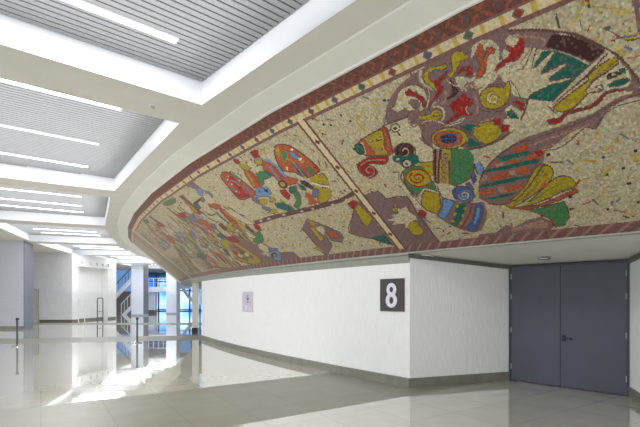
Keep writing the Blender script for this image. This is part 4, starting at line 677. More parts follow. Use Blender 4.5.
m 1544,638 1514,622 1528,599 1551,616 1543,638 1514,621 1511,625 1542,642 1555,614 1529,595 1510,625 1541,642
O 1564,610 1536,595 1524,516 1537,472 1557,489 1570,555
m 1566,607 1539,593 1526,515 1538,474 1554,491 1568,556 1562,608 1538,592 1534,597 1566,610 1573,554 1559,487 1536,471 1521,518 1534,596 1562,612
m 1644,616 1616,549 1615,480 1601,486 1602,555 1630,623
V 1507,537 1493,501 1513,476 1528,497
m 1510,535 1496,501 1512,478 1526,498 1508,535 1496,500 1491,503 1507,539 1530,496 1514,473 1491,502 1505,538
D 1497,652 1495,582 1467,525 1460,531 1487,586 1489,655
D 1353,624 1344,589 1361,565 1356,562 1338,591 1347,628
D 1338,609 1324,583 1321,538 1298,501 1293,506 1315,543 1318,587 1333,614
Y 1375,592 1364,535 1358,455 1351,400 1342,407 1348,462 1354,541 1366,598
O 1394,490 1385,439 1379,396 1364,407 1370,450 1379,500
D 1340,421 1340,356 1330,362 1330,427
c 1359,613 1318,553 1289,439 1294,411 1326,439 1350,514 1362,571
m 1360,612 1320,551 1291,438 1294,413 1325,440 1348,516 1360,572 1360,611 1319,551 1317,554 1358,615 1363,570 1351,513 1328,437 1295,409 1288,440 1317,554 1357,615
R 1292,428 1272,406 1282,348 1297,361 1303,389
m 1293,426 1274,405 1284,349 1295,363 1301,390 1292,426 1274,404 1271,408 1292,430 1304,388 1298,359 1281,348 1271,408 1290,430
g 1322,347 1294,360 1302,306 1325,256 1359,248 1382,277 1359,289
m 1323,344 1296,358 1304,305 1326,258 1357,251 1379,279 1358,288 1322,345 1294,357 1293,363 1323,349 1360,291 1384,276 1361,245 1324,254 1300,306 1292,362 1322,350
c 1368,394 1353,367 1334,319 1353,300 1378,324
m 1371,391 1355,365 1337,318 1351,303 1376,326 1367,393 1355,364 1351,370 1370,395 1381,322 1354,297 1332,321 1350,369 1366,396
Y 1426,489 1403,470 1410,420 1428,400 1444,422 1444,456
m 1428,486 1406,468 1413,420 1426,404 1442,424 1441,457 1427,486 1405,468 1401,473 1426,491 1447,456 1447,420 1429,397 1408,420 1401,472 1424,491
Y 1414,381 1394,372 1388,266 1399,256 1415,304
D 1417,377 1397,369 1392,264 1395,260 1412,307 1411,381 1397,368 1392,376 1417,380 1419,302 1402,252 1385,268 1391,374 1412,384
R 1512,380 1449,375 1446,324 1462,287 1488,304 1510,342
m 1514,378 1451,372 1449,323 1461,289 1485,306 1507,344 1512,378 1450,372 1448,378 1512,383 1512,340 1490,301 1462,284 1444,325 1447,377 1511,383
M 1458,307 1411,324 1385,258 1353,204 1283,174 1305,128 1452,174 1470,246
c 1379,228 1350,238 1331,217 1343,174 1372,169 1389,196
m 1379,225 1351,236 1333,216 1344,175 1371,171 1387,197 1378,226 1350,236 1349,240 1379,229 1391,194 1374,166 1343,172 1329,219 1349,240 1378,230
V 1331,217 1306,182 1288,162 1318,132 1350,155
G 1543,430 1512,436 1500,390 1533,374 1552,397
m 1544,428 1515,434 1503,389 1531,377 1549,399 1541,429 1513,433 1511,439 1544,432 1555,396 1534,371 1498,390 1510,438 1542,433
O 1551,617 1529,590 1524,502 1537,465 1561,484 1562,550
m 1554,615 1531,589 1527,501 1538,467 1558,485 1559,552 1549,616 1531,588 1526,592 1553,618 1565,550 1564,482 1537,463 1521,503 1526,592 1549,619
D 1468,509 1450,494 1458,442 1476,451
m 1469,508 1452,493 1460,443 1474,452 1466,509 1452,492 1449,496 1469,510 1478,450 1457,442 1448,495 1466,511
V 1515,541 1493,529 1506,472 1525,474
m 1516,539 1495,528 1507,472 1523,475 1513,540 1494,527 1491,531 1517,541 1527,473 1504,472 1490,530 1513,543
M 1609,552 1584,525 1583,456 1610,453 1616,502
Y 1629,446 1593,430 1587,381 1618,386 1635,409
m 1631,444 1596,428 1589,381 1616,388 1633,411 1628,444 1595,428 1591,433 1629,448 1638,408 1620,384 1585,381 1591,432 1627,448
M 1511,230 1459,234 1406,151 1386,123 1314,133 1265,128 1231,117 1230,38 1197,29 1208,2 1322,9 1458,17 1510,65
Y 1575,357 1553,371 1527,367 1502,344 1480,308 1465,266 1454,221 1444,179 1439,138 1436,95 1443,60 1476,50 1517,55 1548,75 1573,106 1589,143 1597,186 1597,234 1592,281 1586,324
m 1575,354 1554,367 1530,364 1505,340 1483,305 1468,263 1457,218 1448,176 1442,136 1439,92 1445,63 1474,54 1514,59 1545,79 1569,109 1585,146 1592,189 1593,236 1588,283 1582,326 1572,356 1552,368 1553,374 1578,358 1590,323 1596,279 1601,232 1601,183 1593,140 1577,102 1552,70 1520,50 1478,45 1442,58 1432,97 1435,141 1441,182 1450,224 1462,269 1477,311 1499,347 1524,371 1552,374 1575,360
M 1551,313 1503,295 1477,207 1467,113 1497,86 1539,133 1568,225
Y 1556,310 1535,209 1508,95 1499,103 1525,216 1547,316
R 1513,305 1492,207 1471,120 1463,128 1484,214 1505,311
g 1506,212 1512,208 1518,208 1523,211 1527,217 1528,225 1526,233 1522,241 1517,248 1511,251 1505,251 1500,248 1496,242 1495,234 1497,226 1500,218
G 1495,174 1501,170 1507,169 1512,172 1516,178 1517,186 1515,195 1512,203 1506,210 1500,213 1494,213 1489,210 1486,205 1485,197 1486,188 1490,180
R 1544,189 1550,185 1557,185 1562,188 1566,194 1567,202 1565,211 1561,219 1555,226 1549,229 1542,229 1537,226 1533,220 1532,212 1534,204 1538,195
c 1532,150 1539,146 1545,145 1551,148 1554,154 1555,162 1554,172 1550,180 1544,186 1537,190 1531,191 1526,188 1522,182 1521,174 1523,165 1527,156
c 1484,147 1490,143 1496,143 1501,146 1504,152 1505,160 1504,168 1500,176 1495,183 1489,187 1483,187 1478,184 1475,178 1474,171 1475,162 1479,154
g 1509,108 1515,104 1522,103 1527,106 1530,112 1531,120 1530,129 1526,137 1520,144 1514,148 1508,148 1503,146 1499,140 1498,132 1500,123 1503,114
V 1529,243 1535,239 1542,239 1547,242 1551,248 1552,256 1550,265 1546,273 1540,279 1534,282 1528,282 1522,279 1519,273 1518,265 1520,257 1524,249
Y 1497,81 1504,77 1510,76 1515,79 1519,85 1520,93 1518,102 1514,110 1509,117 1503,121 1496,122 1491,119 1488,113 1487,105 1488,96 1492,88
c 1368,244 1337,243 1328,199 1351,144 1376,163 1381,207
m 1369,242 1339,241 1330,198 1351,147 1374,165 1378,208 1367,242 1338,241 1336,246 1368,246 1383,206 1378,160 1351,142 1326,200 1335,246 1366,247
c 1376,163 1346,132 1358,89 1378,116
b 1366,117 1337,150 1296,158 1304,99 1330,47 1356,60
m 1365,115 1337,148 1298,155 1306,98 1330,50 1354,63 1364,118 1336,149 1338,152 1368,116 1358,58 1330,44 1302,100 1294,160 1337,153 1367,119
D 1320,108 1326,99 1333,92 1342,89 1349,89 1355,92 1358,99 1358,108 1354,118 1348,126 1340,133 1332,136 1325,136 1319,132 1316,126 1317,117
Y 1327,106 1331,101 1335,97 1339,95 1343,96 1347,98 1348,101 1348,106 1346,111 1343,116 1339,120 1334,121 1330,121 1327,119 1325,116 1325,111
M 1291,116 1231,117 1226,46 1265,43 1322,51
b 1854,591 1811,588 1810,544 1868,526 1878,558
m 1856,588 1815,585 1813,545 1865,530 1873,558 1853,589 1813,585 1810,590 1856,593 1882,557 1871,524 1806,543 1808,590 1852,594
V 1835,538 1801,514 1829,474 1860,487
Y 1778,571 1752,551 1763,421 1787,413 1798,478
m 1781,569 1756,549 1767,420 1783,415 1794,480 1775,571 1755,548 1749,553 1781,572 1803,477 1791,411 1759,422 1748,552 1775,574
V 1718,567 1684,558 1693,491 1736,477 1743,522
G 1880,311 1810,297 1821,255 1873,236 1928,252
m 1883,308 1814,294 1823,256 1871,240 1922,254 1880,308 1813,294 1807,301 1879,314 1933,250 1876,232 1818,254 1806,300 1876,315
G 1793,444 1800,377 1838,302 1819,305 1781,381 1774,449
G 1938,541 1920,459 1916,382 1895,390 1899,466 1917,547
R 1969,774 1898,771 1883,736 1895,690 1926,716 1975,732
m 1970,772 1901,769 1886,736 1897,692 1923,718 1971,734 1966,773 1899,768 1897,773 1971,776 1979,731 1929,714 1893,689 1879,737 1896,773 1968,777
O 2034,611 1948,608 1959,530 1994,497 2038,534
m 2036,608 1953,606 1964,529 1992,500 2032,536 2029,609 1950,605 1946,612 2038,612 2044,533 1997,494 1954,530 1943,610 2032,614
R 2013,677 2008,608 2004,530 1975,536 1979,614 1984,682
m 1952,872 1933,807 1913,744 1890,749 1909,812 1928,875
g 2061,884 2083,811 2110,717 2124,644 2092,646 2078,718 2053,810 2033,882
G 2030,883 1987,857 2016,819 2054,841
R 2012,705 2020,702 2030,701 2040,702 2049,705 2054,709 2056,714 2054,719 2049,724 2040,727 2030,728 2020,727 2012,724 2007,720 2005,715 2006,710
R 2109,797 2106,717 2120,643 2095,571 2072,576 2096,646 2082,718 2086,798
V 2256,595 2108,594 2085,514 2244,492
D 2257,592 2113,592 2090,515 2238,495 2249,594 2109,591 2106,598 2262,597 2251,489 2080,513 2102,597 2254,599
c 2215,581 2188,506 2161,511 2188,585
c 2148,578 2137,511 2112,516 2123,582
c 2333,491 2083,473 2097,396 2178,329 2414,403
g 1967,488 1972,405 2015,322 1994,325 1950,409 1946,493
m 2040,490 2072,402 2125,316 2098,318 2047,404 2016,492
V 1980,447 2009,359 2013,271 1991,278 1988,364 1961,450
Y 1899,397 1923,311 1905,316 1881,401
m 2445,821 2444,727 2457,590 2495,482 2453,482 2418,589 2407,725 2408,818
g 2349,820 2359,690 2351,619 2326,620 2334,690 2325,819
m 2450,610 2413,525 2448,417 2409,419 2377,527 2412,612
m 1703,457 1707,392 1701,339 1687,346 1693,398 1689,462
O 1560,614 1563,544 1574,490 1556,495 1545,549 1543,620
m 1620,544 1613,496 1617,436 1605,440 1602,501 1608,549
g 1694,829 1689,765 1676,680 1641,630 1631,637 1664,686 1677,768 1682,831
R 1689,779 1675,709 1649,664 1637,672 1661,715 1675,783
G 1881,302 1810,297 1816,236 1887,190 1886,257
m 1884,299 1814,294 1820,235 1883,194 1881,259 1880,300 1813,294 1807,301 1882,305 1891,255 1891,187 1812,236 1806,300 1878,306
G 1615,273 1588,272 1586,207 1606,172 1628,204
m 1617,270 1591,269 1590,206 1605,176 1625,206 1612,273 1590,269 1586,275 1618,273 1632,202 1608,169 1583,208 1585,274 1613,276
c 1585,247 1577,228 1599,146 1612,158
G 1542,438 1519,413 1517,375 1545,379 1556,406
m 1544,436 1521,411 1518,375 1543,381 1554,408 1543,436 1521,411 1517,415 1541,440 1558,405 1547,377 1515,374 1517,414 1540,440
R 1520,384 1475,364 1461,301 1488,304 1514,336
m 1522,381 1477,362 1463,300 1486,306 1512,338 1520,382 1476,362 1473,367 1521,386 1516,335 1489,302 1459,302 1473,366 1519,386
c 1774,277 1771,169 1779,80 1760,90 1752,179 1755,286
O 1813,262 1812,142 1834,54 1808,64 1788,154 1789,272
O 1745,276 1697,210 1693,124 1699,38 1668,56 1662,142 1667,231 1715,299
D 1709,240 1715,155 1719,103 1703,111 1699,163 1693,247
R 1893,102 1817,65 1747,32 1729,51 1797,85 1871,121
R 1877,161 1916,72 1885,81 1848,168
Y 1768,112 1773,57 1746,71 1742,124
Y 1770,170 1776,99 1760,107 1754,178
m 1876,257 1902,149 1940,80 1918,85 1880,156 1855,263
c 2063,256 2073,143 2069,55 2020,76 2024,160 2016,270
D 2071,279 2114,141 2111,52 2091,60 2095,146 2053,283
g 1976,465 1992,354 1990,254 1974,260 1975,359 1960,468
m 2052,413 2057,273 2148,81 2121,88 2034,278 2029,419
Y 2075,363 2125,188 2215,51 2194,55 2106,191 2058,366
g 1811,503 1823,385 1859,289 1838,294 1803,391 1792,508
V 1767,437 1811,348 1790,302 1711,293 1704,302 1781,311 1799,351 1757,438
c 1763,415 1794,335 1738,296 1719,313 1770,347 1742,418
g 1634,429 1648,354 1633,283 1624,289 1639,358 1625,432
Y 1682,417 1677,349 1650,306 1643,312 1669,354 1674,421
Y 1802,569 1788,477 1784,389 1771,394 1774,482 1788,574
V 1737,538 1712,460 1700,467 1725,544
O 1604,493 1617,421 1606,424 1594,495
m 1631,361 1622,285 1607,293 1617,369
m 2135,360 2183,223 2260,81 2228,87 2155,228 2110,364
O 1925,502 1937,412 1923,416 1912,504
c 1917,461 1965,326 1949,329 1903,463
R 1521,273 1515,226 1533,171 1522,175 1504,232 1510,281
R 1566,226 1569,146 1528,86 1516,99 1555,157 1552,234
c 1605,125 1598,73 1553,45 1498,40 1492,51 1545,56 1588,82 1594,133
c 679,894 673,894 667,894 662,895 659,896 660,898 663,898 667,897 673,897 678,897
m 713,796 718,794 724,788 728,778 732,766 735,754 738,745 737,743 734,752 730,764 727,776 723,786 718,790 713,793
c 648,814 648,803 649,790 651,779 654,769 658,756 662,744 660,742 657,754 653,767 650,778 648,789 647,803 647,814
c 641,752 646,751 650,748 654,743 656,738 654,734 653,733 652,736 654,737 654,737 653,741 650,745 645,748 641,750
c 639,650 635,648 629,648 622,651 617,653 618,652 621,647 625,644 631,643 640,645 647,648 648,644 640,641 631,639 625,640 620,644 617,650 616,657 622,655 629,652 635,652 639,654
c 605,754 602,758 598,761 594,762 591,761 591,756 590,751 589,752 589,757 591,763 594,765 598,764 602,761 606,757
m 591,739 589,739 585,739 579,740 573,742 568,739 563,735 558,729 555,723 554,726 558,731 563,738 568,742 572,744 579,743 585,742 588,742 591,742
c 606,694 609,690 611,683 610,672 609,664 607,665 609,674 609,682 608,687 606,691
m 594,672 591,664 587,653 582,645 576,639 569,634 564,631 564,635 569,638 575,642 581,648 586,656 590,666 593,674
m 657,882 658,857 657,828 653,809 649,796 648,799 652,811 656,829 656,857 656,882
c 619,814 616,798 612,780 607,775 603,771 600,758 599,745 598,746 599,759 602,773 606,778 611,783 615,800 618,815
P 628,774 628,768 628,760 630,753 633,745 637,740 640,737 639,730 636,733 631,739 628,748 625,758 625,768 625,776
P 595,762 592,762 588,761 587,754 586,746 584,748 585,757 587,767 591,769 595,768
P 592,722 592,702 594,680 596,668 599,660 597,655 594,664 591,678 590,702 589,722
P 578,621 583,621 590,621 595,622 598,623 599,615 595,614 590,614 584,614 579,614
P 527,857 518,847 507,834 501,823 497,815 497,809 500,802 498,797 496,805 495,818 500,829 507,840 517,853 526,863
P 510,818 513,807 518,794 524,782 528,773 528,769 523,778 517,791 512,804 509,814
P 541,470 534,474 524,479 515,481 505,484 493,491 484,496 484,503 493,497 505,491 515,488 524,485 534,481 541,478
P 534,449 522,451 507,456 495,466 485,479 477,490 472,498 473,502 478,494 485,483 496,471 508,461 522,456 533,454
m 532,497 519,500 503,504 489,509 477,516 468,524 459,533 449,545 438,554 427,557 419,557 419,560 427,560 438,557 449,548 460,537 468,528 477,520 490,513 504,508 519,504 532,501
m 531,436 522,433 509,434 498,452 488,472 481,485 476,491 472,481 467,474 461,496 455,520 447,532 439,537 428,538 420,537 420,540 428,541 439,541 448,535 455,524 462,498 468,478 471,484 476,495 482,488 489,475 499,456 510,438 521,437 531,441
m 636,359 625,393 610,431 596,453 582,470 568,484 555,493 548,493 544,490 544,496 548,499 555,500 568,490 583,476 597,459 611,436 626,398 638,363
m 538,384 551,343 568,294 581,264 592,243 606,231 618,227 629,236 636,247 638,239 630,228 619,219 606,223 592,236 580,258 567,289 550,338 537,379
g 598,220 588,231 575,249 563,276 553,306 544,336 538,358 539,360 545,338 553,309 564,279 576,252 588,235 598,224
O 589,215 577,239 564,268 554,293 547,315 539,335 535,349 535,352 540,338 547,317 555,296 564,272 578,243 589,219
g 574,214 563,229 550,247 539,262 530,273 522,279 516,283 516,286 522,283 530,277 540,265 550,251 563,233 574,218
g 596,209 581,218 563,228 549,234 537,240 522,248 511,256 512,259 522,252 537,243 549,237 563,232 581,222 596,213
m 756,505 762,492 768,473 769,454 768,433 767,402 765,373 761,355 758,345 756,350 759,360 762,377 764,405 765,435 766,456 765,472 760,489 754,501
m 710,386 712,355 712,319 704,301 695,292 694,297 702,306 710,323 710,356 707,386
m 864,429 872,371 878,284 871,166 862,63 859,68 868,170 875,287 869,372 861,429
m 823,370 799,373 777,362 776,318 779,248 774,141 768,46 765,50 771,145 776,251 773,320 775,367 798,379 822,377
D 831,432 823,372 821,375 829,435
m 913,360 925,331 942,291 964,248 978,201 956,160 930,132 927,138 953,166 975,206 962,245 940,288 923,328 911,357
m 684,687 682,677 680,667 684,662 688,653 691,639 691,621 688,592 684,567 682,569 686,594 689,623 689,639 687,650 682,658 679,667 680,680 683,690
c 679,691 671,689 662,684 654,669 649,655 647,658 653,672 661,687 671,693 679,695
m 506,602 501,610 494,620 488,629 481,638 473,649 464,661 455,676 448,688 449,690 456,679 465,664 473,652 481,641 488,632 495,623 501,613 506,605
m 513,603 503,564 503,566 512,605
m 480,875 481,832 479,831 478,874
Y 454,878 466,832 464,828 453,874
Y 452,860 427,820 427,824 452,863
R 455,790 452,805 453,808 456,794
m 441,784 432,755 423,727 412,722 412,727 423,732 431,759 441,788
O 426,677 414,674 414,678 426,681
Y 444,835 439,824 438,829 443,840
V 461,839 460,814 459,814 460,839
Y 421,764 420,747 418,745 418,763
R 436,744 433,737 432,742 435,749
R 425,779 425,775 423,777 424,782
G 451,862 450,851 448,851 449,862
M 415,832 409,824 410,777 412,728 414,757 413,790"""
PAL = dict(m=(104,70,68), M=(130,102,100), c=(198,186,153), G=(28,98,86), g=(70,124,76), R=(156,34,32), O=(178,86,46), Y=(172,152,34), D=(66,38,36), B=(70,92,146), b=(104,146,188),
           W=(226,220,196), P=(170,128,112), V=(112,112,138))
DEG = math.pi/180*47.4; SL = math.hypot(RT-RB, ZT-ZB)      # metres per degree, slant height
def edges():
    out = []; t = -126.0
    while t > -160:
        out.append(t); t -= (.06 if t > -133.6 else .012 if t > -139.2 else .0165 if t > -143.5 else .03 if t > -149 else .045 if t > -155 else .12)
    out.append(t); return np.array(out)
TE = edges(); NR = 264; SE = np.linspace(0, 1, NR+1)
tc_ = (TE[:-1]+TE[1:])/2; sc_ = (SE[:-1]+SE[1:])/2; NT = len(tc_)
TT, SS = np.meshgrid(tc_, sc_, indexing='ij'); XX = -TT*DEG; YY = SS*SL       # metric coordinates
img = np.zeros((NT, NR, 3)); 
def L3(c): return np.array(lin(c))
def setc(mask, c): img[mask] = L3(c) if not isinstance(c, np.ndarray) else c
base = L3((191,179,147)); img[:] = base
def grain():                                # one random value per tessera of roughly 2 cm
    a = np.cumsum(np.r_[0, -np.diff(tc_)])/.0235; a = np.floor(a).astype(int); g = rng.random((a[-1]+2, NR//2+2))
    j = np.arange(NR)//2; return g[a[:, None], (j[None, :]+0)]
tint = grain(); img[tint > .80] = L3((206,195,166)); img[tint < .17] = L3((172,158,128)); img[(tint > .40) & (tint < .43)] = L3((196,180,122)); img[(tint > .50) & (tint < .52)] = L3((170,146,130))
def fill(P, c):                              # P: list of (theta, s)
    P = np.array(P); t0, t1 = P[:,0].min(), P[:,0].max(); s0, s1 = P[:,1].min(), P[:,1].max()
    i0 = np.searchsorted(-tc_, -t1); i1 = np.searchsorted(-tc_, -t0); j0 = np.searchsorted(sc_, s0); j1 = np.searchsorted(sc_, s1)
    i0 = max(0, i0-1); i1 = min(NT, i1+1); j0 = max(0, j0-1); j1 = min(NR, j1+1)
    if i1 <= i0 or j1 <= j0: return
    tx = TT[i0:i1, j0:j1]; sy = SS[i0:i1, j0:j1]; ins = np.zeros(tx.shape, bool); n = len(P)
    for k in range(n):
        x1, y1 = P[k]; x2, y2 = P[(k+1) % n]
        if y1 == y2: continue
        ins ^= ((y1 > sy) != (y2 > sy)) & (tx < (x2-x1)*(sy-y1)/(y2-y1)+x1)
    img[i0:i1, j0:j1][ins] = L3(c)
def dash(x, y, ang, ln, w, c):
    dx, dy = math.cos(ang)*ln/2, math.sin(ang)*ln/2; px, py = -math.sin(ang)*w/2, math.cos(ang)*w/2
    fill([(-(x+a*dx+bb*px)/DEG, (y+a*dy+bb*py)/SL) for a, bb in ((1,1),(1,-1),(-1,-1),(-1,1))], c)
for i in range(1700):                        # little coloured slips laid into the pale ground
    x = random.uniform(133.5, 160)*DEG; y = random.uniform(.15, SL*.9); r = random.random()
    if r < .42: dash(x, y, random.choice((.75, -.5, .3, 2.2, 1.2))+random.uniform(-.2,.2), random.uniform(.07,.19), .026, random.choice(((196,168,48),(188,156,60),(204,180,90))))
    elif r < .66: dash(x, y, 0, .034, .034, random.choice(((52,48,46),(70,60,70),(60,80,90))))
    elif r < .80: dash(x, y, random.uniform(0,3), random.uniform(.05,.12), .024, random.choice(((150,66,36),(166,84,60),(120,40,36))))
    else: dash(x, y, random.uniform(0,3), random.uniform(.06,.16), .022, random.choice(((130,112,100),(96,86,84),(120,112,140))))
for i in range(900):                         # crowd of small muted figures at the far end of the mosaic
    th = random.uniform(143.2, 153.3); sy = random.uniform(.06, .84)
    if sy > .86-.02*(154-th) or (th < 145.3 and sy > .52) : continue
    dash(th*DEG, sy*SL, random.uniform(1.15, 2.0), random.uniform(.12,.5), random.uniform(.03,.085), random.choice(((128,98,94),(150,96,70),(96,112,86),(150,140,80),(110,106,118),(214,200,168),(146,80,62),(86,72,66),(172,150,120))))
for ln in ART.split('\n'):
    p = ln.split()
    if len(p) > 3: fill([(-130-int(a)/100, int(s)/1000) for a, s in (q.split(',') for q in p[1:])], PAL[p[0]])
# (art done) mottling inside the coloured areas
mot = grain(); sat_ = img.max(-1)-img.min(-1); amp = np.where(sat_ > .22*img.max(-1)+.12, .55, .28); img *= (1+amp[..., None]*(mot[..., None]-.5))
for ch in range(3): img[..., ch] *= 1+(.26 if ch < 2 else .16)*(grain()-.5)
hue = grain(); art = (SS > .05) & (SS < .887); m = art & (hue > .86); img[m] = img[m]*.72+L3((150,130,110))*.28; m = art & (hue < .10); img[m] = img[m]*.8+L3((60,50,48))*.2
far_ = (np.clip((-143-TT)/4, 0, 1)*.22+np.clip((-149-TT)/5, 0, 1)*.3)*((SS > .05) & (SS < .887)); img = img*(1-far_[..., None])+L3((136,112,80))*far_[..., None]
img *= .92
# borders
mv = L3((124,90,84)); rb = L3((106,68,60)); orr = L3((140,80,58)); bl = L3((92,82,88)); dr = L3((86,30,24)); crm = L3((206,190,152)); yl = L3((196,164,84))
m = (SS > .887) & (SS < .902); img[m] = mv*(.8+.4*mot[m][:, None])
m = SS < .052; img[m] = mv*(.75+.5*mot[m][:, None]); 
m2 = m & ((np.floor(XX/.05+YY/.05) % 4) == 0); img[m2] = L3((160,120,112))
m = (SS >= .902) & (SS < .932); img[m] = crm*(.85+.3*mot[m][:, None])
PER = .57*DEG; ph = (XX-135.14*DEG)/PER; fr_ = (ph+.5) % 1-.5
m2 = m & (np.abs(np.abs(fr_)-.30) < .045); img[m2] = yl*(.85+.3*mot[m2][:, None])
dd = np.abs(fr_)*PER+np.abs(YY-.9165*SL); kk = np.floor(ph+.5).astype(int) % 3
for k, c in enumerate(((136,62,44),(74,96,78),(84,88,118))):
    m2 = (dd < .062) & (kk == k); img[m2] = L3((120,96,88)); m2 = (dd < .042) & (kk == k); img[m2] = L3(c)*(.8+.4*mot[m2][:, None])
m = SS >= .932; img[m] = rb*(.8+.4*mot[m][:, None])
a1 = ((XX+YY) % .16 < .045) & ((np.floor(XX/.19)+np.floor(YY/.1)) % 2 == 0); a2 = ((XX-YY) % .16 < .045) & ((np.floor(XX/.19)+np.floor(YY/.1)) % 2 == 1)
m2 = m & (a1 | a2); img[m2] = orr*(.8+.5*mot[m2][:, None])
m2 = m & ((XX % .31) < .04) & (np.abs(YY-.965*SL) < .03); img[m2] = bl
m = SS > .988; img[m] = dr
m = (SS >= .932) & (SS < .938); img[m] = mv
# ribbon between the panels
tcen = -138.64-.29*SS; w = np.abs(TT-tcen); m = (w < .115) & (SS < .902) & (SS > .03); img[m] = L3((112,66,62)); m = (w < .065) & (SS < .91) & (SS > .03); img[m] = crm*(.9+.25*mot[m][:, None])
dd = w*DEG+np.abs(((SS-.7746)/.157+.5) % 1-.5)*.157*SL; m = (dd < .05) & (SS < .86) & (SS > .05); img[m] = L3((110,60,54))
# left end border
m = (TT < -153.9) & (TT > -154.3) & (SS < .9); img[m] = crm*.8
m = ((TT < -154.3) & (TT > -156.0)) | ((TT < -153.7) & (TT > -153.9) & (SS < .9)); m &= SS > .03; img[m] = img[m]*.55+L3((128,92,66))*.45
# faces
k_ = (RT-RB); JT = (rng.random((NT+1, NR+1))-.5)*.5; JS = (rng.random((NT+1, NR+1))-.5)*.5
JT[0] = JT[-1] = 0; JS[:, 0] = JS[:, -1] = 0
dT = np.gradient(TE); TV = TE[:, None]+JT*dT[:, None]; SV = SE[None, :]+JS/NR
rho = RB+.05+((RT+.02)*facet(TV)-RB-.05)*SV; zz = ZB+(ZT-ZB)*SV; ta = np.radians(TV)
vv = np.stack([CX+rho*np.cos(ta), CY+rho*np.sin(ta), zz], -1).reshape(-1, 3)
idx = np.arange((NT+1)*(NR+1)).reshape(NT+1, NR+1)
fc = np.stack([idx[:-1, :-1], idx[:-1, 1:], idx[1:, 1:], idx[1:, :-1]], -1).reshape(-1, 4)
# a plain back so the shell has thickness
me = bpy.data.meshes.new('mosaic_mural'); me.vertices.add(len(vv)); me.vertices.foreach_set('co', vv.astype(np.float32).ravel())
me.loops.add(fc.size); me.loops.foreach_set('vertex_index', fc.astype(np.int32).ravel())
me.polygons.add(len(fc)); me.polygons.foreach_set('loop_start', (np.arange(len(fc))*4).astype(np.int32)); me.polygons.foreach_set('loop_total', np.full(len(fc), 4, np.int32))
me.update(calc_edges=True); me.validate()
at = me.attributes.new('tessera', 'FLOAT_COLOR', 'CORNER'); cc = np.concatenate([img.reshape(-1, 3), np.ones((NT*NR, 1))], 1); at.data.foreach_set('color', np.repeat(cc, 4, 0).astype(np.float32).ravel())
mm = bpy.data.materials.new('glass_tesserae'); mm.use_nodes = True; nt = mm.node_tree; bs = nt.nodes['Principled BSDF']
an = nt.nodes.new('ShaderNodeAttribute'); an.attribute_name = 'tessera'
vo = nt.nodes.new('ShaderNodeTexVoronoi'); vo.feature = 'DISTANCE_TO_EDGE'; vo.inputs['Scale'].default_value = 44; tcn = nt.nodes.new('ShaderNodeTexCoord'); nt.links.new(tcn.outputs['Object'], vo.inputs[0])
rp = nt.nodes.new('ShaderNodeValToRGB'); rp.color_ramp.elements[0].color = (.85,.84,.82,1); rp.color_ramp.elements[1].position = .07; rp.color_ramp.elements[1].color = (1,1,1,1); nt.links.new(vo.outputs[0], rp.inputs[0])
mx = nt.nodes.new('ShaderNodeMixRGB'); mx.blend_type = 'MULTIPLY'; mx.inputs[0].default_value = 1; nt.links.new(an.outputs[0], mx.inputs[1]); nt.links.new(rp.outputs[0], mx.inputs[2])
nt.links.new(mx.outputs[0], bs.inputs['Base Color']); bs.inputs['Roughness'].default_value = .42; bs.inputs['Specular IOR Level'].default_value = .2
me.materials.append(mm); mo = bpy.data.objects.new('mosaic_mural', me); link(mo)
tag(mo, 'long curved mosaic mural with plumed bird and chariot figures leaning over the white wall', 'mural')
bpy.data.objects['mosaic_mural'].location = (0,0,0)
# concrete backing of the leaning face
b = MB(); b.ring([(RB+.02,2.40),(RT-.16,4.40),(RT-.35,4.40),(RB-.3,2.40)], -122, -160.2, 60); struct(b.build('wall_leaning', 'cream'))
b = MB(); b.ring([(RB+.05,2.40),(RT,4.42),(RT-.35,4.42),(RB-.3,2.40)], -160.4, -205, 60); struct(b.build('wall_leaning_far', 'cream'))

# ---------- ceiling ----------
RK, RC0, RC1 = 49.02, 49.48, 53.6; STEP = 7.5; T0 = -118.65     # bays start at T0-k*STEP
NB = 12
bays = [(T0-k*STEP, T0-k*STEP-6.5) for k in range(NB)]          # (near, far) angle of each coffer
b = MB()
# fascia from the mosaic's upper rim up to the ceiling, then the flat ring
b.ring([(RT-.4,4.40),(RT+.025,4.40),(RT+.035,4.425),(RK,ZC-.012),(RK+.02,ZC),(RK+.02,ZC+.9),(RT-.4,ZC+.9)], -116.9, -206.9, 180, facets=True)
struct(b.build('trim_bulkhead', 'fascia'))
b = MB()
TT0 = T0+.5
def P2(r, t): return pol(r, t)[:2]
def slab(P): b.prism(P, ZC, ZC+.3)
for k in range(NB):
    tn, tf = bays[k]; tp = tn+.5; tq = tf-.5; tm = (tn+tf)/2
    slab([P2(RK-.2, tp), P2(RK-.2, tp-1.9), P2(RK-.2, tm), P2(RK-.2, tq+1.9), P2(RK-.2, tq), P2(RC0, tq), P2(RC0, tf), P2(RC0, tn), P2(RC0, tp)])
    slab([P2(RC0, tn), P2(RC1, tn), P2(RC1, tp), P2(RC0, tp)]); slab([P2(RC0, tq), P2(RC1, tq), P2(RC1, tf), P2(RC0, tf)])
    slab([P2(RC1, tp), P2(RC1, tn), P2(RC1, tf), P2(RC1, tq), P2(70, tq), P2(70, tp)])
struct(b.build('ceiling', 'ceil'))
b = MB(); b.ring([(40,5.25),(72,5.25),(72,5.4),(40,5.4)], -112, -210, 60); struct(b.build('ceiling_sky_cover', 'void'))  # unseen cover added above the ceiling to keep sky light out
DIRS = {2: 39.5, 3: 37.5, 4: 31, 5: 24.5, 6: 17}
which = {0:'coffer behind the viewer', 1:'coffer overhead', 2:'nearest coffer', 3:'second coffer away', 4:'third coffer away', 5:'fourth coffer away', 6:'fifth coffer away', 7:'sixth coffer away', 8:'seventh coffer away', 9:'farthest coffer', 10:'x', 11:'x'}
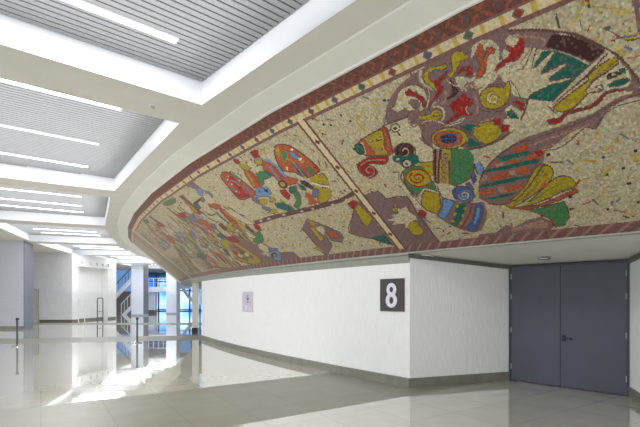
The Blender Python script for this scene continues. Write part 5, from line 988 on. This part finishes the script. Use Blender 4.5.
def clip(P, o, d):                            # interval of the line o+t*d inside the convex polygon
    t0, t1 = -1e9, 1e9; n = len(P); area = sum(P[i][0]*P[(i+1)%n][1]-P[(i+1)%n][0]*P[i][1] for i in range(n)); s = 1 if area > 0 else -1
    for i in range(n):
        a, c = P[i], P[(i+1) % n]; ex, ey = c[0]-a[0], c[1]-a[1]; nx_, ny_ = -ey*s, ex*s
        num = nx_*(a[0]-o[0])+ny_*(a[1]-o[1]); den = nx_*d[0]+ny_*d[1]
        if abs(den) < 1e-9:
            if num > 0: return None
            continue
        t = num/den
        if den > 0: t0 = max(t0, t)
        else: t1 = min(t1, t)
    return (t0, t1) if t1-t0 > .08 else None
ZS = 4.83
def lamp(end, ang, ln, on, label, grp=None, w=.105):
    d = (math.cos(ang), math.sin(ang)); c = (end[0]-d[0]*ln/2, end[1]-d[1]*ln/2)
    e = empty('strip_light', (c[0], c[1], ZS-.006), ang)
    h = MB(); h.box((0, w/2+.006, .014), (ln+.02, .012, .05)); h.box((0, -w/2-.006, .014), (ln+.02, .012, .05)); h.box((ln/2+.004, 0, .014), (.012, w, .05)); h.box((-ln/2-.004, 0, .014), (.012, w, .05)); h.box((0,0,.036),(ln,w,.006)); h.build('housing', 'housing', e)
    dmb = MB(); dmb.box((0, 0, .010), (ln-.006, w-.002, .03)); dmb.build('diffuser', 'lamp' if on else 'lampoff', e)
    tag(e, label, 'ceiling light', grp)
    if on: LAMPS.append((c[0], c[1], ang, ln, w))
offs = {2: (5.55,), 3: (.95, 3.35, 5.55), 4: (2.2, 4.0, 5.5), 5: (2.2, 4.0, 5.5), 6: (2.2, 4.0, 5.5), 7: (2.2, 4.0, 5.5), 8: (2.2, 4.0, 5.5), 9: (3,), 1: (3.2,), 0: (3.2,)}
LAMPS = []
ordn = ['nearest', 'middle', 'farthest']
for k in range(NB-2):
    tn, tf = bays[k]
    P = [P2(RC0, tn), P2(RC0, tf), P2(RC1, tf), P2(RC1, tn)]
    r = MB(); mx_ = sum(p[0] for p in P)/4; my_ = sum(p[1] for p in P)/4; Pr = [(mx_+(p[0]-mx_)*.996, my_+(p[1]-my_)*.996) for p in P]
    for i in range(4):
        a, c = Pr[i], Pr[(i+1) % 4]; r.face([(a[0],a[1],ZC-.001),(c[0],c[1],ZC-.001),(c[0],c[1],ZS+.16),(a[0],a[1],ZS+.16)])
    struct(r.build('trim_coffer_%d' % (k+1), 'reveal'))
    r = MB(); r.prism(P, ZS+.14, ZS+.17); struct(r.build('ceiling_coffer_%d' % (k+1), 'void'))
    tm = (tn+tf)/2; ang = R(DIRS.get(k, tm+180 if k < 2 else max(4, tm+180)))
    d = (math.cos(ang), math.sin(ang)); nn = (-d[1], d[0]); cx = sum(p[0] for p in P)/4; cy = sum(p[1] for p in P)/4
    s = MB(); pitch = .105
    lights = []
    for o in offs[k]:
        e = pol(50.2, tn-o); qe = (e[0]-cx)*nn[0]+(e[1]-cy)*nn[1]
        if not lights: q0_ = qe % pitch
        sh_ = round((qe-q0_)/pitch)*pitch+q0_-qe; lights.append((e[0]+nn[0]*sh_, e[1]+nn[1]*sh_))
    ins = .05
    Pi = [(cx+(p[0]-cx)*.988, cy+(p[1]-cy)*.988) for p in P]
    for i in range(-36, 37):
        q = i*pitch+q0_; o = (cx+nn[0]*q, cy+nn[1]*q); iv = clip(Pi, o, d)
        if not iv: continue
        segs = [iv]
        for e in lights:                      # slats stop short of a light lying in their line
            qe = (e[0]-cx)*nn[0]+(e[1]-cy)*nn[1]; te = (e[0]-cx)*d[0]+(e[1]-cy)*d[1]
            if abs(qe-q) < .07:
                ns = []
                for a, c in segs:
                    if a < te-2.62: ns.append((a, min(c, te-2.62)))
                    if c > te+.02: ns.append((max(a, te+.02), c))
                segs = ns
        for a, c in segs:
            if c-a > .05: s.bar((o[0]+d[0]*a, o[1]+d[1]*a, ZS+.012), (o[0]+d[0]*c, o[1]+d[1]*c, ZS+.012), .080, .024)
    so = s.build('slatted_ceiling_panel', 'slat', origin=(cx, cy, ZS))
    if k < 2 or k > 8: so.name = 'ceiling_slats_%d' % (k+1); struct(so); continue
    tag(so, 'grey metal slatted ceiling panel inside the %s' % which[k], 'ceiling panel', 'slatted ceiling panels')
    for j, e in enumerate(lights):
        on = not (k == 3 and j == 1)
        if len(lights) == 1: lb = 'long lit strip light in the slats of the %s' % which[k]
        else: lb = '%s strip light in the slats of the %s, %s of its row' % ('lit' if on else 'unlit', which[k], ordn[j])
        lamp(e, ang, 2.6, on, lb, 'strip lights in the %s' % which[k] if len(lights) > 1 else None)

# small ceiling fittings
def detector(x, y, z, label):
    e = empty('smoke_detector', (x, y, z)); q = MB(); q.lathe((0,0,-.012), [(.05,0),(.055,.004),(.055,.0125)], 20); q.build('base_plate', 'white', e)
    q = MB(); q.lathe((0,0,-.045), [(.012,0),(.03,.008),(.034,.02),(.034,.033)], 20); q.build('sensor_head', 'grey', e); tag(e, label, 'smoke detector')
detector(-2.53, 6.50, ZC, 'small round detector on the beam between the two nearest coffers')
detector(-10.3, 23.3, ZC, 'small round detector on the ceiling edge near the far tip of the mosaic') if 0 else None
e = empty('downlight', (3.72, 7.18, 2.252)); q = MB(); q.lathe((0,0,-.03), [(.045,0),(.078,.006),(.092,.022),(.094,.03)], 28); q.build('rim', 'steel', e)
q = MB(); q.lathe((0,0,-.034), [(.03,0),(.042,.002),(.044,.008)], 24); q.build('lens', 'grey', e); tag(e, 'round steel downlight in the soffit above the grey double door', 'downlight')
e.location = (3.78, 7.25, 2.262)

# ---------- signs on the curved wall ----------
def wallpoint(u):                             # where a plumb line at this bearing meets the wall
    a = u; A = a*a+1; B = -2*(a*CX+CY); C = CX*CX+CY*CY-RB*RB; y = (-B-math.sqrt(B*B-4*A*C))/(2*A); return (a*y, y)
def plate_frame(b0, b1):
    p, q = wallpoint(b0), wallpoint(b1); w = math.hypot(q[0]-p[0], q[1]-p[1]); return p, q, w, math.atan2(q[1]-p[1], q[0]-p[0])
p, q, w, a = plate_frame(.1415, .1970)
def outward(p, off): r = math.hypot(p[0]-CX, p[1]-CY); return (p[0]+(p[0]-CX)/r*off, p[1]+(p[1]-CY)/r*off)
def sign(name, b0, b1, z0, z1, m, off=.012):
    p, q, w, a = plate_frame(b0, b1); c = outward(((p[0]+q[0])/2, (p[1]+q[1])/2), off+.003)
    e = empty(name, (c[0], c[1], z0), a); pl = MB(); pl.box((0, 0, (z1-z0)/2), (w, .018, z1-z0)); pl.build('panel', m, e, bevel=.002); return e, w, z1-z0
def annulus(mb, cx, cz, rx, rz, hx, hz, y, n=36):   # flat ring: outer and inner oval, raised 2 mm
    for i in range(n):
        t, u = 2*math.pi*i/n, 2*math.pi*(i+1)/n
        o0 = (cx+rx*math.cos(t), cz+rz*math.sin(t)); o1 = (cx+rx*math.cos(u), cz+rz*math.sin(u)); i0 = (cx+hx*math.cos(t), cz+hz*math.sin(t)); i1 = (cx+hx*math.cos(u), cz+hz*math.sin(u))
        mb.hull([(o0[0],y,o0[1]),(o1[0],y,o1[1]),(i1[0],y,i1[1]),(i0[0],y,i0[1])], [(o0[0],y-.003,o0[1]),(o1[0],y-.003,o1[1]),(i1[0],y-.003,i1[1]),(i0[0],y-.003,i0[1])])
e, w, h = sign('gate_sign', .1415, .1970, 1.345, 1.945, 'signbrown')
q = MB(); y = -.0105
annulus(q, -.005, h*.665, w*.205, h*.205, w*.075, h*.085, y); annulus(q, -.005, h*.335, w*.238, h*.225, w*.085, h*.110, y-.0004)
q.build('digit', 'signink', e); tag(e, 'dark brown square sign with a white number 8 on the white wall', 'sign')
e, w, h = sign('pictogram_sign', -.1790, -.1553, 1.185, 1.765, 'acrylic', .008)
q = MB(); y = -.0105
def sh(P): q.hull([(x*w, y, z*h) for x, z in P], [(x*w, y-.003, z*h) for x, z in P])
annulus(q, .04, .80, .0, .0, .0, .0, y) if 0 else None
annulus(q, .05*w, .79*h, .035, .035, .012, .012, y); q.build('figure_head', 'ink', e); q = MB(); annulus(q, .05*w, .50*h, .035, .035, .012, .012, y); q.build('figure_head', 'ink', e); q = MB()
sh([(-.12,.70),(.20,.70),(.12,.58),(-.04,.58)]); q.build('figure', 'ink', e)
for sp in ([(-.25,.08),(-.05,.06),(-.02,.30),(-.14,.34),(-.22,.26)], [(.16,.08),(.28,.08),(.27,.28),(.18,.28)]): q = MB(); sh(sp); q.build('light_figure', 'signink', e)
tag(e, 'small pale grey pictogram sign with little figures on the white wall', 'sign')
e, w, h = sign('wall_notice', -.2790, -.2745, 1.33, 1.93, 'notice', .008); tag(e, 'pale blue notice at the far end of the white curved wall', 'notice')

# ---------- pillar at the wall's far end ----------
def pillar(name, x, y, w, d, z1, rz, m, mb, hb, label, cap=None, ms=None):
    e = empty(name, (x, y, 0), rz); q = MB(); q.box((0,0,hb+(z1-hb)/2), (w, d, z1-hb)); q.build('shaft', m, e, bevel=.006)
    q = MB(); q.box((0,0,hb/2), (w+.02, d+.02, hb)); q.build('plinth', mb, e)
    if cap: q = MB(); q.box((0,0,cap), (w+.02, d+.02, .08)); q.build('collar', 'black', e)
    if ms: q = MB(); q.box((w/2+.006,0,hb+(z1-hb)/2), (.012, d+.005, z1-hb)); q.build('side_cladding', ms, e)
    tag(e, label, 'pillar'); return e
pillar('pillar', -5.56, 19.2, .24, .20, 2.372, 0, 'cream', 'black', .25, 'slim cream pillar with black foot under the mosaic at the wall end', cap=2.30)

# ---------- big pier at the far left ----------
e = empty('corner_pier', (-18, 23.4, 0)); q = MB(); PP_ = [(-7.0,-1.5),(2.88,-1.5),(2.88-.72,.4),(-7.0,.4)]
PP_ = [(-7.0,-1.45),(2.90,-1.50),(2.20,.25),(-7.0,.3)]
q.prism(PP_, .13, ZC-.001); q.build('cladding', 'pier', e)
q = MB(); q.hull([(2.905,-1.503,.02),(2.935,-1.490,.02),(2.235,.26,.02),(2.205,.25,.02)], [(2.905,-1.503,4.49),(2.935,-1.490,4.49),(2.235,.26,4.49),(2.205,.25,4.49)]); q.build('side_panel', 'pierside', e)
q = MB(); q.prism([(-7.02,-1.47),(2.91,-1.52),(2.21,.27),(-7.02,.32)], 0, .13); q.build('plinth', 'base', e)
tag(e, 'wide lilac-white clad pier with grey metal side at the far left', 'pier')

# ---------- white block behind it: walls, recess, door ----------
W0 = (-26, 28.1); W1 = (-16.2, 28.1); W2 = (-15.5, 32.6)
b = MB(); b.prism([(-26,28.1),(-19.05,28.1),(-19.05,28.25),(-26,28.25)], 0, ZC); b.prism([(-18.35,28.1),(-16.2,28.1),(-16.2,28.25),(-18.35,28.25)], 0, ZC); b.prism([(-19.05,28.1),(-18.35,28.1),(-18.35,28.25),(-19.05,28.25)], 2.14, ZC)
b.prism([(-19.4,28.25),(-18.0,28.25),(-18.0,28.35),(-19.4,28.35)], 0, 2.3); struct(b.build('wall_far_left', 'white'))
de = empty('door_2', (-18.35, 28.1, 0)); struct(de)
q = MB(); q.box((-.02,.0,1.06), (.05,.08,2.12)); q.box((-.68,.0,1.06), (.05,.08,2.12)); q.box((-.35,.0,2.10), (.62,.08,.05)); q.build('door_frame', 'grey', de)
q = MB(); q.box((-.35,.06,1.04), (.60,.04,2.06)); lf = q.build('door_leaf', 'cream', de); q = MB(); q.bar((-.12,.04,1.0),(-.12,-.03,1.0),.02); q.bar((-.12,-.03,1.0),(-.24,-.03,1.0),.02); q.build('handle', 'steel', lf)
# side with recess
def along(t, off=0): # point on the side face W1->W2, off>0 goes into the wall
    dx, dy = W2[0]-W1[0], W2[1]-W1[1]; L = math.hypot(dx, dy); return (W1[0]+dx*t-dy/L*off, W1[1]+dy*t+dx/L*off)
b = MB(); ra, rbb, rd, rh = .13, .80, .45, 3.72
b.prism([along(0), along(ra), along(ra, rd+.2), along(0, rd+.2)], 0, ZC); b.prism([along(rbb), along(1), along(1, rd+.2), along(rbb, rd+.2)], 0, ZC)
b.prism([along(ra), along(rbb), along(rbb, rd+.2), along(ra, rd+.2)], rh, ZC); b.prism([along(ra, rd), along(rbb, rd), along(rbb, rd+.2), along(ra, rd+.2)], 0, rh)
b.prism([along(1), along(1.02), (-26, 32.9), (-26, 32.7)], 0, ZC)
struct(b.build('wall_far_side', 'white'))
b = MB(); b.prism([along(ra-.03,-.07), along(rbb+.12,-.07), along(rbb+.12,0), along(ra-.03,0)], rh-.04, rh+.42); struct(b.build('trim_header', 'white'))
for i, t in enumerate((.17,.36,.50,.64,.78)):
    c = along(t,-.13); c2 = along(t,-.07); q = MB(); q.bar((c2[0],c2[1],rh+.28),(c[0],c[1],rh+.28),.06); q.bar((c[0],c[1],rh+.30),(c[0],c[1],rh+.10),.05); o = q.build('wall_bracket', 'grey', origin=(c[0],c[1],rh+.2))
    tag(o, 'small grey bracket on the header above the white wall recess', 'bracket', 'brackets on the recess header')
b = MB(); b.prism([(-18.33,28.08),(-16.18,28.08),(-16.18,28.1),(-18.33,28.1)], 0, .14); struct(b.build('baseboard_far_left', 'basedark'))
b = MB(); b.prism([along(0,-.02), along(ra,-.02), along(ra,0), along(0,0)], 0, .14); b.prism([along(ra,rd-.02), along(rbb,rd-.02), along(rbb,rd), along(ra,rd)], 0, .14); b.prism([along(rbb,-.02), along(1,-.02), along(1,0), along(rbb,0)], 0, .14); struct(b.build('baseboard_far_side', 'basedark'))
for (ta_, m, lab) in ((.06, 'white', 'white tubular rail frame standing at the near side of the wall recess'), (.47, 'post', 'dark tubular rail frame standing by the far side of the wall recess')):
    p0 = along(ta_, -.25); p1 = along(ta_+.13, -.25); q = MB(); hh = 1.55
    q.bar((p0[0],p0[1],0),(p0[0],p0[1],hh-.1),.05); q.bar((p1[0],p1[1],0),(p1[0],p1[1],hh-.1),.05)
    m0 = lerp(p0,p1,.15); m1 = lerp(p0,p1,.85); q.bar((p0[0],p0[1],hh-.1),(m0[0],m0[1],hh),.05); q.bar((m0[0],m0[1],hh),(m1[0],m1[1],hh),.05); q.bar((m1[0],m1[1],hh),(p1[0],p1[1],hh-.1),.05)
    q.bar((p0[0],p0[1],.6),(p1[0],p1[1],.6),.03)
    tag(q.build('rail_frame', m, origin=(p0[0],p0[1],0)), lab, 'rail')

# ---------- stanchions ----------
def stanchion(x, y, h, label):
    e = empty('stanchion_post', (x, y, 0)); q = MB(); q.lathe((0,0,0), [(.175,0),(.178,.012),(.17,.024),(.09,.045),(.035,.055),(.03,.06)], 32); q.build('base', 'steel', e)
    q = MB(); q.lathe((0,0,.055), [(.031,0),(.031,h-.055-.075)], 18); q.build('tube', 'post', e)
    q = MB(); q.lathe((0,0,h-.08), [(.034,0),(.042,.006),(.042,.068),(.036,.078),(.01,.08)], 20); q.box((.045,0,h-.042),(.02,.03,.05)); q.build('belt_head', 'black', e)
    tag(e, label, 'stanchion')
stanchion(-9.93, 14.1, .93, 'dark belt stanchion with round steel base in front of the lilac-white pier')
stanchion(-6.42, 15.1, .90, 'dark belt stanchion with round steel base in front of the far stairs')

# ---------- far hall ----------
pillar('square_column', -15.9, 37.95, 1.07, 1.1, ZC, 0, 'coolwhite', 'grey', .12, 'broad pale blue-white column beside the stairs', ms='pierside')
pillar('square_column', -14.30, 41.9, .98, 1.1, ZC, 0, 'coolwhite', 'grey', .12, 'broad pale blue-white column right of the balcony', ms='grey')
# stairs: lower flight facing the hall, upper flight crossing to the right
st = empty('staircase', (-20.2, 40.5, 0))
q = MB()
for i in range(13): q.box((.9, .3*i+.15, .17*(i+1)/2), (3.2, .30, .17*(i+1)))
q.build('steps', 'step', st)
q = MB(); q.hull([(1.9,-.6,0),(2.2,-.6,0),(3.3,-.2,1.5),(3.3,-.2,1.15)], [(1.9,-.4,0),(2.2,-.4,0),(3.3,0,1.5),(3.3,0,1.15)])if 0 else None
q.hull([(2.0,-1.1,.0),(2.4,-1.1,.0),(3.7,-1.1,1.35),(3.7,-1.1,1.75)], [(2.0,-.95,.0),(2.4,-.95,.0),(3.7,-.95,1.35),(3.7,-.95,1.75)])
q.build('stringer', 'coolwhite', st)
q = MB()
for i in range(7): x = 1.95+i*.28; z = .05+i*.29; q.bar((x,-1.0,z),(x,-1.0,z+.95),.035)
q.bar((1.95,-1.0,1.0),(3.65,-1.0,2.76),.05); q.build('lower_railing', 'coolwhite', st)
q = MB(); q.hull([(.7,-.9,1.25),(3.4,-.9,4.1),(3.4,-.9,3.6),(.7,-.9,.75)], [(.7,-.7,1.25),(3.4,-.7,4.1),(3.4,-.7,3.6),(.7,-.7,.75)]); q.build('upper_stringer', 'coolwhite', st)
q = MB()
for i in range(9): x = .75+i*.3; z = 1.28+i*.317; q.bar((x,-.85,z),(x,-.85,min(z+.8,4.45)),.03)
q.bar((.7,-.85,2.1),(2.9,-.85,4.42),.06); q.build('upper_railing', 'post', st)
tag(st, 'white-sided staircase with brown steps climbing left of the broad columns', 'staircase')
# balcony between the columns
bl_ = empty('balcony', (-15.3, 43.6, 0)); q = MB(); q.box((-.85,1.0,2.42), (2.6, 2.0, .5)); q.build('slab', 'coolwhite', bl_)
q = MB(); q.bar((-2.12,.05,3.55),(.42,.05,3.55),.07)
for i in range(6): q.bar((-2.1+.5*i,.05,2.66),(-2.1+.5*i,.05,3.55),.05)
q.bar((-2.12,.05,3.1),(.42,.05,3.1),.03); q.build('railing', 'coolwhite', bl_)
tag(bl_, 'white balcony with thin white railing between the two broad columns', 'balcony')
pillar('support_pillar', -17.3, 44.4, .75, .6, 2.165, 0, 'coolwhite', 'basedark', .3, 'short white wall pier under the balcony')
# curved ramp at the right
q = MB(); k0 = len(q.v); n = 16; pts = []
for i in range(n+1):
    t = i/n; x = -15.5+2.4*t; z = 3.3-2.0*math.sin(t*math.pi/2); pts.append((x, 47.5-1.5*t, z))
for i in range(n):
    a, c = pts[i], pts[i+1]; q.hull([(a[0],a[1],a[2]),(a[0],a[1]+.3,a[2]),(a[0],a[1]+.3,a[2]-.45),(a[0],a[1],a[2]-.45)], [(c[0],c[1],c[2]),(c[0],c[1]+.3,c[2]),(c[0],c[1]+.3,c[2]-.45),(c[0],c[1],c[2]-.45)])
rp_ = empty('curved_stair', (0,0,0)); q.build('stringer', 'coolwhite', rp_)
q = MB()
for a in pts[::2]: q.bar((a[0],a[1]+.1,a[2]),(a[0],a[1]+.1,a[2]+.8),.04)
for a, c in zip(pts, pts[1:]): q.bar((a[0],a[1]+.1,a[2]+.8),(c[0],c[1]+.1,c[2]+.8),.05)
q.build('railing', 'coolwhite', rp_); tag(rp_, 'curving white stair side with railing behind the broad columns, seen beside the wall end', 'staircase')
# glazed end wall
def glazing(name, x0, x1, y, z0, z1, nx_, zs):
    e = empty(name, (x0, y, 0)); struct(e); q = MB(); q.box(((x1-x0)/2, 0, (z0+z1)/2), (x1-x0, .02, z1-z0)); q.build('pane', 'glass', e)
    q = MB()
    for i in range(nx_+1): q.box(((x1-x0)*i/nx_, -.03, (z0+z1)/2), (.14, .1, z1-z0))
    for z in zs: q.box(((x1-x0)/2, -.03, z), (x1-x0, .1, .14))
    q.build('window_frame', 'darkblue' if name != 'window_3' else 'coolwhite', e)
glazing('window_1', -27, -19.0, 50.0, .0, 4.6, 5, (.1,2.3,4.4)); glazing('window_2', -22, -12.0, 52.0, 0, 4.6, 8, (.1,2.4,3.5,4.5)); glazing('window_3', -12.4, 2, 50.0, 0, 4.6, 9, (.1,2.2,4.5))
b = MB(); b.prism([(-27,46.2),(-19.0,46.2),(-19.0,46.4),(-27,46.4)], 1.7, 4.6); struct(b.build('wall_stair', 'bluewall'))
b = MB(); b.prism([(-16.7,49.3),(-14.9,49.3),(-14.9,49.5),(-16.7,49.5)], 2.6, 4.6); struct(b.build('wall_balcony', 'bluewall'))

# ---------- light ----------
w_ = bpy.data.worlds.new('daylight'); SC.world = w_; w_.use_nodes = True; bg = w_.node_tree.nodes['Background']; bg.inputs[0].default_value = (.90,.95,1.0,1); bg.inputs[1].default_value = 2.05
def area(name, loc, rot, sx, sy, power, col=(1,1,1)):
    l = bpy.data.lights.new(name, 'AREA'); l.shape = 'RECTANGLE'; l.size = sx; l.size_y = sy; l.energy = power; l.color = col
    o = bpy.data.objects.new(name, l); COL.objects.link(o); o.location = loc; o.rotation_euler = rot; return o
for th_ in (-129.5, -122): p = pol(51.2, th_, ZS-.03); LAMPS.append((p[0], p[1], R(th_+180), 2.6, .105))  # two unseen lamps without fittings, added to light the foreground
for x, y, an_, ln, w in LAMPS:
    far = math.hypot(x, y) > 12
    area('strip_lamp', (x, y, ZS-.035), (0, 0, an_), ln, w, (36 if far else 95), (.97,.985,1))
for k in range(1, 9):                          # unseen upward fill lamps added at each coffer
    tn, tf = bays[k]; p = pol(51.6, (tn+tf)/2, ZS-.03)
    p = pol(51.6, (tn+tf)/2, ZC+.02)
    area('coffer_fill', p, (R(180), 0, R((tn+tf)/2)), 3.8, 5.2, 80 if k < 5 else 80, (.96,.98,1))  # faces up, added to brighten the coffer sides and slats
    p = pol(51.0, (tn+tf)/2, 2.0)
    area('bounce_fill', p, (R(180), 0, R((tn+tf)/2)), 5.5, 6.0, 26, (1,.985,.96))  # faces up, added in place of floor bounce on ceiling and mosaic

# ---------- camera ----------
cam = bpy.data.cameras.new('camera'); co = bpy.data.objects.new('camera', cam); COL.objects.link(co); SC.camera = co
co.location = (0, 0, 1.6); co.rotation_euler = (R(90), 0, 0); cam.sensor_width = 36; cam.lens = 430/640*36; cam.shift_y = (297.4-213.5)/640; cam.clip_end = 300
SC.view_settings.view_transform = 'Standard'; SC.view_settings.look = 'None'; SC.view_settings.exposure = .1
